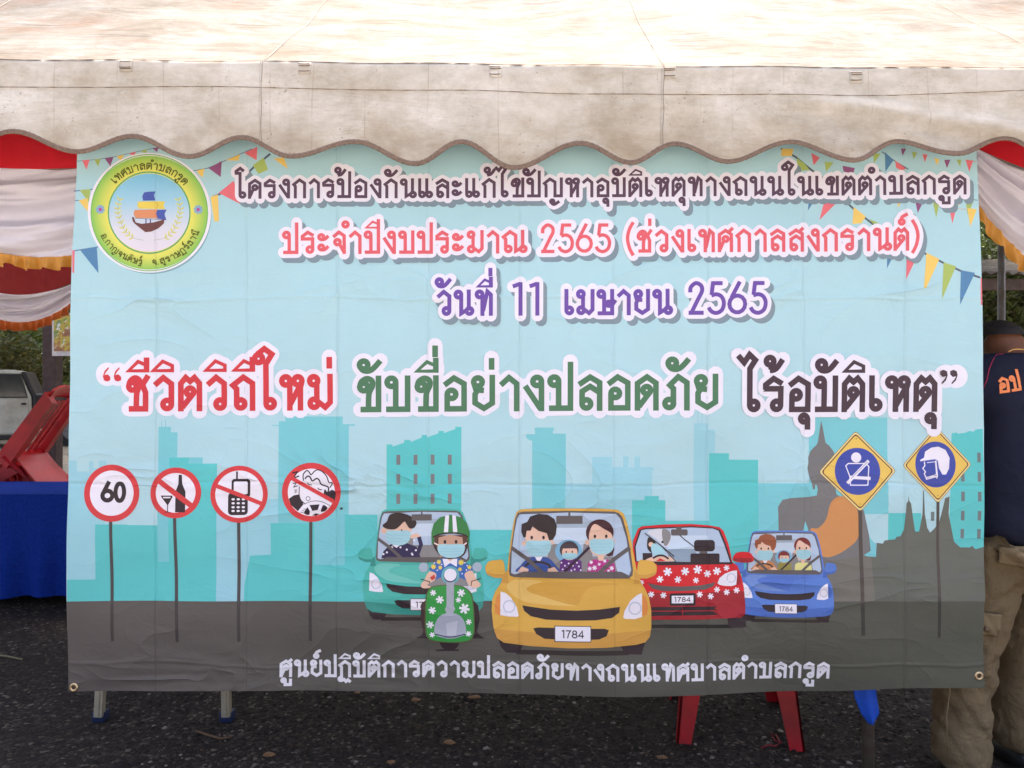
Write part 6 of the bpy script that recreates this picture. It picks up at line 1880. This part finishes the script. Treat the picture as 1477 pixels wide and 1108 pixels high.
for side, w, p in ((-1, 'wl', 'pl'), (1, 'wr', 'pr')):
    P = Vector(J[p]); W = Vector(J[w]); dr = (P - W).normalized(); lat = Vector((0, 0, 1)); nrm = dr.cross(lat)
    for k, (o4, ln) in enumerate(((-.030, .062), (-.010, .072), (.010, .070), (.028, .056))):
        a = P + lat * o4 + dr * .02; b = a + dr * ln * .5 + nrm * side * -.006; c = b + dr * ln * .35 + nrm * side * -.022; d = c + dr * ln * .2 + nrm * side * -.02
        i = len(pts); pts += [a, b, c, d]; rad += [.0095, .0088, .0082, .007]; ed += [(idx[p], i), (i, i+1), (i+1, i+2), (i+2, i+3)]
    a = W + dr * .02 + lat * .028; b = a + dr * .03 + lat * .018 + nrm * side * -.012; c = b + dr * .028 + nrm * side * -.014
    i = len(pts); pts += [a, b, c]; rad += [.012, .010, .0085]; ed += [(idx[w], i), (i, i+1), (i+1, i+2)]
body = skin_mesh('body', pts, ed, rad, M_SKIN, man); bake(body)
# head details: ears, nose, eyes, brow, mouth; hair cap
hc = Vector((-.02, .10, 1.575))
for s in (-1, 1):
    m = MB(); m.grid(lambda u, v, s=s: (hc.x + s * (.074 + .012 * math.sin(math.pi * v)), hc.y - .012 + .018 * math.cos(2 * math.pi * u) * math.sin(math.pi * v) , hc.z - .012 + .030 * math.sin(2 * math.pi * u) * math.sin(math.pi * v)), 14, 8)
    m.build('ear', M_SKIN, man, True)
fw = Vector((0, .93, -.36)); upv = Vector((0, .36, .93))
def hp(a, b, c): return hc + Vector((a, 0, 0)) + fw * b + upv * c
m = MB(); m.tube([hp(0, .085, .015), hp(0, .105, -.015), hp(0, .112, -.028), hp(0, .092, -.036)], [.007, .010, .013, .008], 8); m.build('nose', M_SKIN, man, True)
M_EYE = simple('eye', (.5, .48, .45, 1), .2)
for s in (-1, 1):
    m = MB(); m.tube([hp(s*.03, .078, .012), hp(s*.03, .088, .012)], .010, 10); m.build('eye', M_EYE, man, True)
    m = MB(); m.tube([hp(s*.014, .092, .028), hp(s*.032, .092, .033), hp(s*.048, .080, .028)], .004, 6); m.build('eyebrow', M_HAIR, man, True)
m = MB(); m.tube([hp(-.024, .084, -.058), hp(0, .094, -.056), hp(.024, .084, -.058)], .005, 6); m.build('mouth', simple('lips', rgb(120, 66, 58), .5), man, True)
m = MB()
def hairf(u, v):
    a = 2 * math.pi * u; t = v * 1.32
    d = Vector((math.sin(t) * math.cos(a), math.sin(t) * math.sin(a), math.cos(t)))
    k = 1.0 + .012 * math.sin(a * 23) * math.sin(t * 9)
    if d.y > .35: t2 = min(t, 1.05); d = Vector((math.sin(t2) * math.cos(a), math.sin(t2) * math.sin(a), math.cos(t2)))
    return hc + Vector((0, 0, .004)) + (Vector((d.x * .083, d.y * .098, 0)) + Vector((0, .15, 1)).normalized() * d.z * .078) * k
m.grid(hairf, 60, 26); m.build('hair', M_HAIR, man, True)
# shirt
S = [(0, 0, .83), (0, -.005, 1.0), (0, -.01, 1.18), (0, -.01, 1.34), (0, .005, 1.445), (-.01, .03, 1.50), (-.20, .0, 1.445), (-.30, .05, 1.35), (-.345, .09, 1.28), (.20, 0, 1.445), (.29, .06, 1.33), (.335, .11, 1.25)]
SE = [(0,1),(1,2),(2,3),(3,4),(4,5),(4,6),(6,7),(7,8),(4,9),(9,10),(10,11)]
SR = [(.235,.180), (.222,.168), (.208,.15), (.20,.135), (.14,.105), (.075,.07), .088, .082, .075, .088, .082, .075]
shirt = skin_mesh('shirt', S, SE, SR, M_SHIRT, man, sub=3); bake(shirt)
for v in shirt.data.vertices:
    c = v.co
    if c.z < .845: c.z = .845 + .004 * math.sin(c.x * 20)
    n = .006 * math.sin(c.x * 16 + c.z * 9 + 2 * math.sin(c.z * 7)) + .005 * math.sin(c.z * 34 + c.x * 13) * max(0, min(1, (1.1 - c.z) / .2))
    n += .008 * noise.noise(Vector((c.x * 6, 0, c.z * 5 + c.x * 4))) - .006 * (1 - min(1, abs(noise.noise(Vector((c.x * 3 + 4, 2, c.z * 6 - c.x * 8)))) * 6))
    c.y += n if c.y < 0 else -n
# trousers
T_ = [(0, 0, .93), (-.10, .0, .82), (-.145, .005, .66), (-.175, .02, .50), (-.205, .005, .34), (-.230, -.01, .16), (-.235, -.01, .045), (.10, 0, .82), (.095, .04, .66), (.085, .085, .50), (.07, .11, .34), (.062, .12, .16), (.06, .12, .055)]
TE = [(0,1),(1,2),(2,3),(3,4),(4,5),(5,6),(0,7),(7,8),(8,9),(9,10),(10,11),(11,12)]
TR = [(.175,.125), (.120,.135), (.118,.118), (.112,.110), (.108,.100), (.112,.105), (.118,.115), (.120,.135), (.112,.115), (.102,.105), (.098,.098), (.098,.095), (.10,.095)]
trou = skin_mesh('trousers', T_, TE, TR, M_TROU, man, sub=4); bake(trou)
for v in trou.data.vertices:
    c = v.co
    if c.z > .85:
        f_ = max(.74, 1 - (c.z - .85) * 3.5); c.x *= f_; c.y *= f_
    if c.z < .87:
        k = .014 * (noise.noise(Vector((c.x * 5 + 3, c.y * 5, c.z * 9 + c.x * 6))) ) + .014 * noise.noise(Vector((c.x * 11, c.y * 9, c.z * 22 - c.x * 9))) - .010 * (1 - min(1, abs(noise.noise(Vector((c.x * 6 + 9, c.y * 6, c.z * 11 + c.x * 14)))) * 5))
        d = Vector((c.x + (.18 if c.x < -.02 else -.08), c.y, 0)); d = d.normalized() if d.length > 0 else d
        c.x += d.x * k; c.y += d.y * k
    if c.z < .022: c.z = .022
for sx, x, y in ((-1, -.20, .0), (1, .06, .13)):
    m = MB(); m.grid(lambda u, v, x=x, y=y: (x + math.cos(2*math.pi*u) * .048 * math.sin(math.pi * v) ** .6, y + .05 + math.sin(2*math.pi*u) * .125 * math.sin(math.pi*v) ** .6, .038 - .036 * math.cos(math.pi * v) + .022 * max(0, -math.sin(2*math.pi*u)) * (1 - math.cos(math.pi * v)) * .5), 28, 12)
    m.build('shoe', M_SHOE, man, True)
# patches projected onto the cloth from behind
def bvh(o):
    return BVHTree.FromPolygons([v.co.copy() for v in o.data.vertices], [tuple(p.vertices) for p in o.data.polygons])
B_T = bvh(trou); B_S = bvh(shirt)
def onto(B, px, py, off):
    """world position on the man's back seen at this place"""
    x = (px - 738.5) * 2.56 / FOC - MX; z = CAM_Z - (py - 554) * 2.56 / FOC
    h = B.ray_cast(Vector((x, -1, z)), Vector((0, 1, 0)))
    y = h[0].y if h[0] else -.1
    return Vector((x, y - off, z))
def patch(name, quad, B, off, th, mat, parent, n=12):
    m = MB()
    def f(u, v):
        a = (quad[0][0]*(1-u)+quad[1][0]*u, quad[0][1]*(1-u)+quad[1][1]*u); b = (quad[3][0]*(1-u)+quad[2][0]*u, quad[3][1]*(1-u)+quad[2][1]*u)
        return onto(B, a[0]*(1-v)+b[0]*v, a[1]*(1-v)+b[1]*v, off)
    m.grid(f, n, n); o = m.build(name, mat, parent, True); solid(o, th, 1); return o
M_TR2 = cloth_mat('khaki_flap', rgb(126, 110, 86), 9, .4)
M_BTN = simple('button', rgb(104, 84, 62), .4)
patch('cargo_pocket', [(1405, 918), (1449, 918), (1440, 983), (1405, 985)], B_T, .004, .005, M_TROU, trou)
fl = patch('pocket_flap', [(1404, 884), (1450, 890), (1445, 923), (1404, 917)], B_T, .020, .008, M_TR2, trou)
f2 = patch('pocket_flap', [(1443, 789), (1500, 789), (1500, 820), (1442, 812)], B_T, .014, .008, M_TR2, trou)
for (x, y, fp) in ((1428, 911, fl), (1476, 808, f2)):
    p = onto(B_T, x, y, .026); m = MB(); m.tube([p, p + Vector((0, -.005, 0))], .0085, 14); m.build('button', M_BTN, fp, True)
# long seam down the leg
m = MB(); m.tube([onto(B_T, x, y, .002) for x, y in ((1385, 925), (1378, 990), (1372, 1040), (1374, 1100))], .0022, 5); m.build('leg_seam', M_TR2, trou, True)
# red piping and collar
M_PIPING = simple('red_piping', rgb(150, 26, 70), .6)
m = MB(); m.tube([onto(B_S, x, y, .0035) for x, y in ((1468, 509), (1458, 510), (1448, 519), (1440, 532), (1434, 548), (1430, 560))], .0016, 5); m.build('piping', M_PIPING, shirt, True)
M_COLL = simple('collar_edge', rgb(196, 150, 84), .7)
m = MB(); m.tube([onto(B_S, x, y, .003) for x, y in ((1462, 507), (1468, 504), (1476, 503), (1488, 504))], .0022, 5); m.build('collar_edge', M_COLL, shirt, True)
# orange letters across the back
M_OR = simple('orange_print', rgb(226, 128, 74), .6, nscale=90, var=.2)
gl_, tw_ = layout('อป')
for ox, oy, sts in gl_:
    quads = []
    for st in sts:
        p, cl_ = skel(st)
        q = [(1450 + (ox + a) * 1.75, 566 - (ox + a) * .30 - b * 1.95) for a, b in p]
        quads += strokes_px(q, 3.9, cl_)
    vs, ts = union(quads, 5)
    mesh_obj('printed_letter', [onto(B_S, a, b, .0030) for a, b in vs], ts, M_OR, shirt)
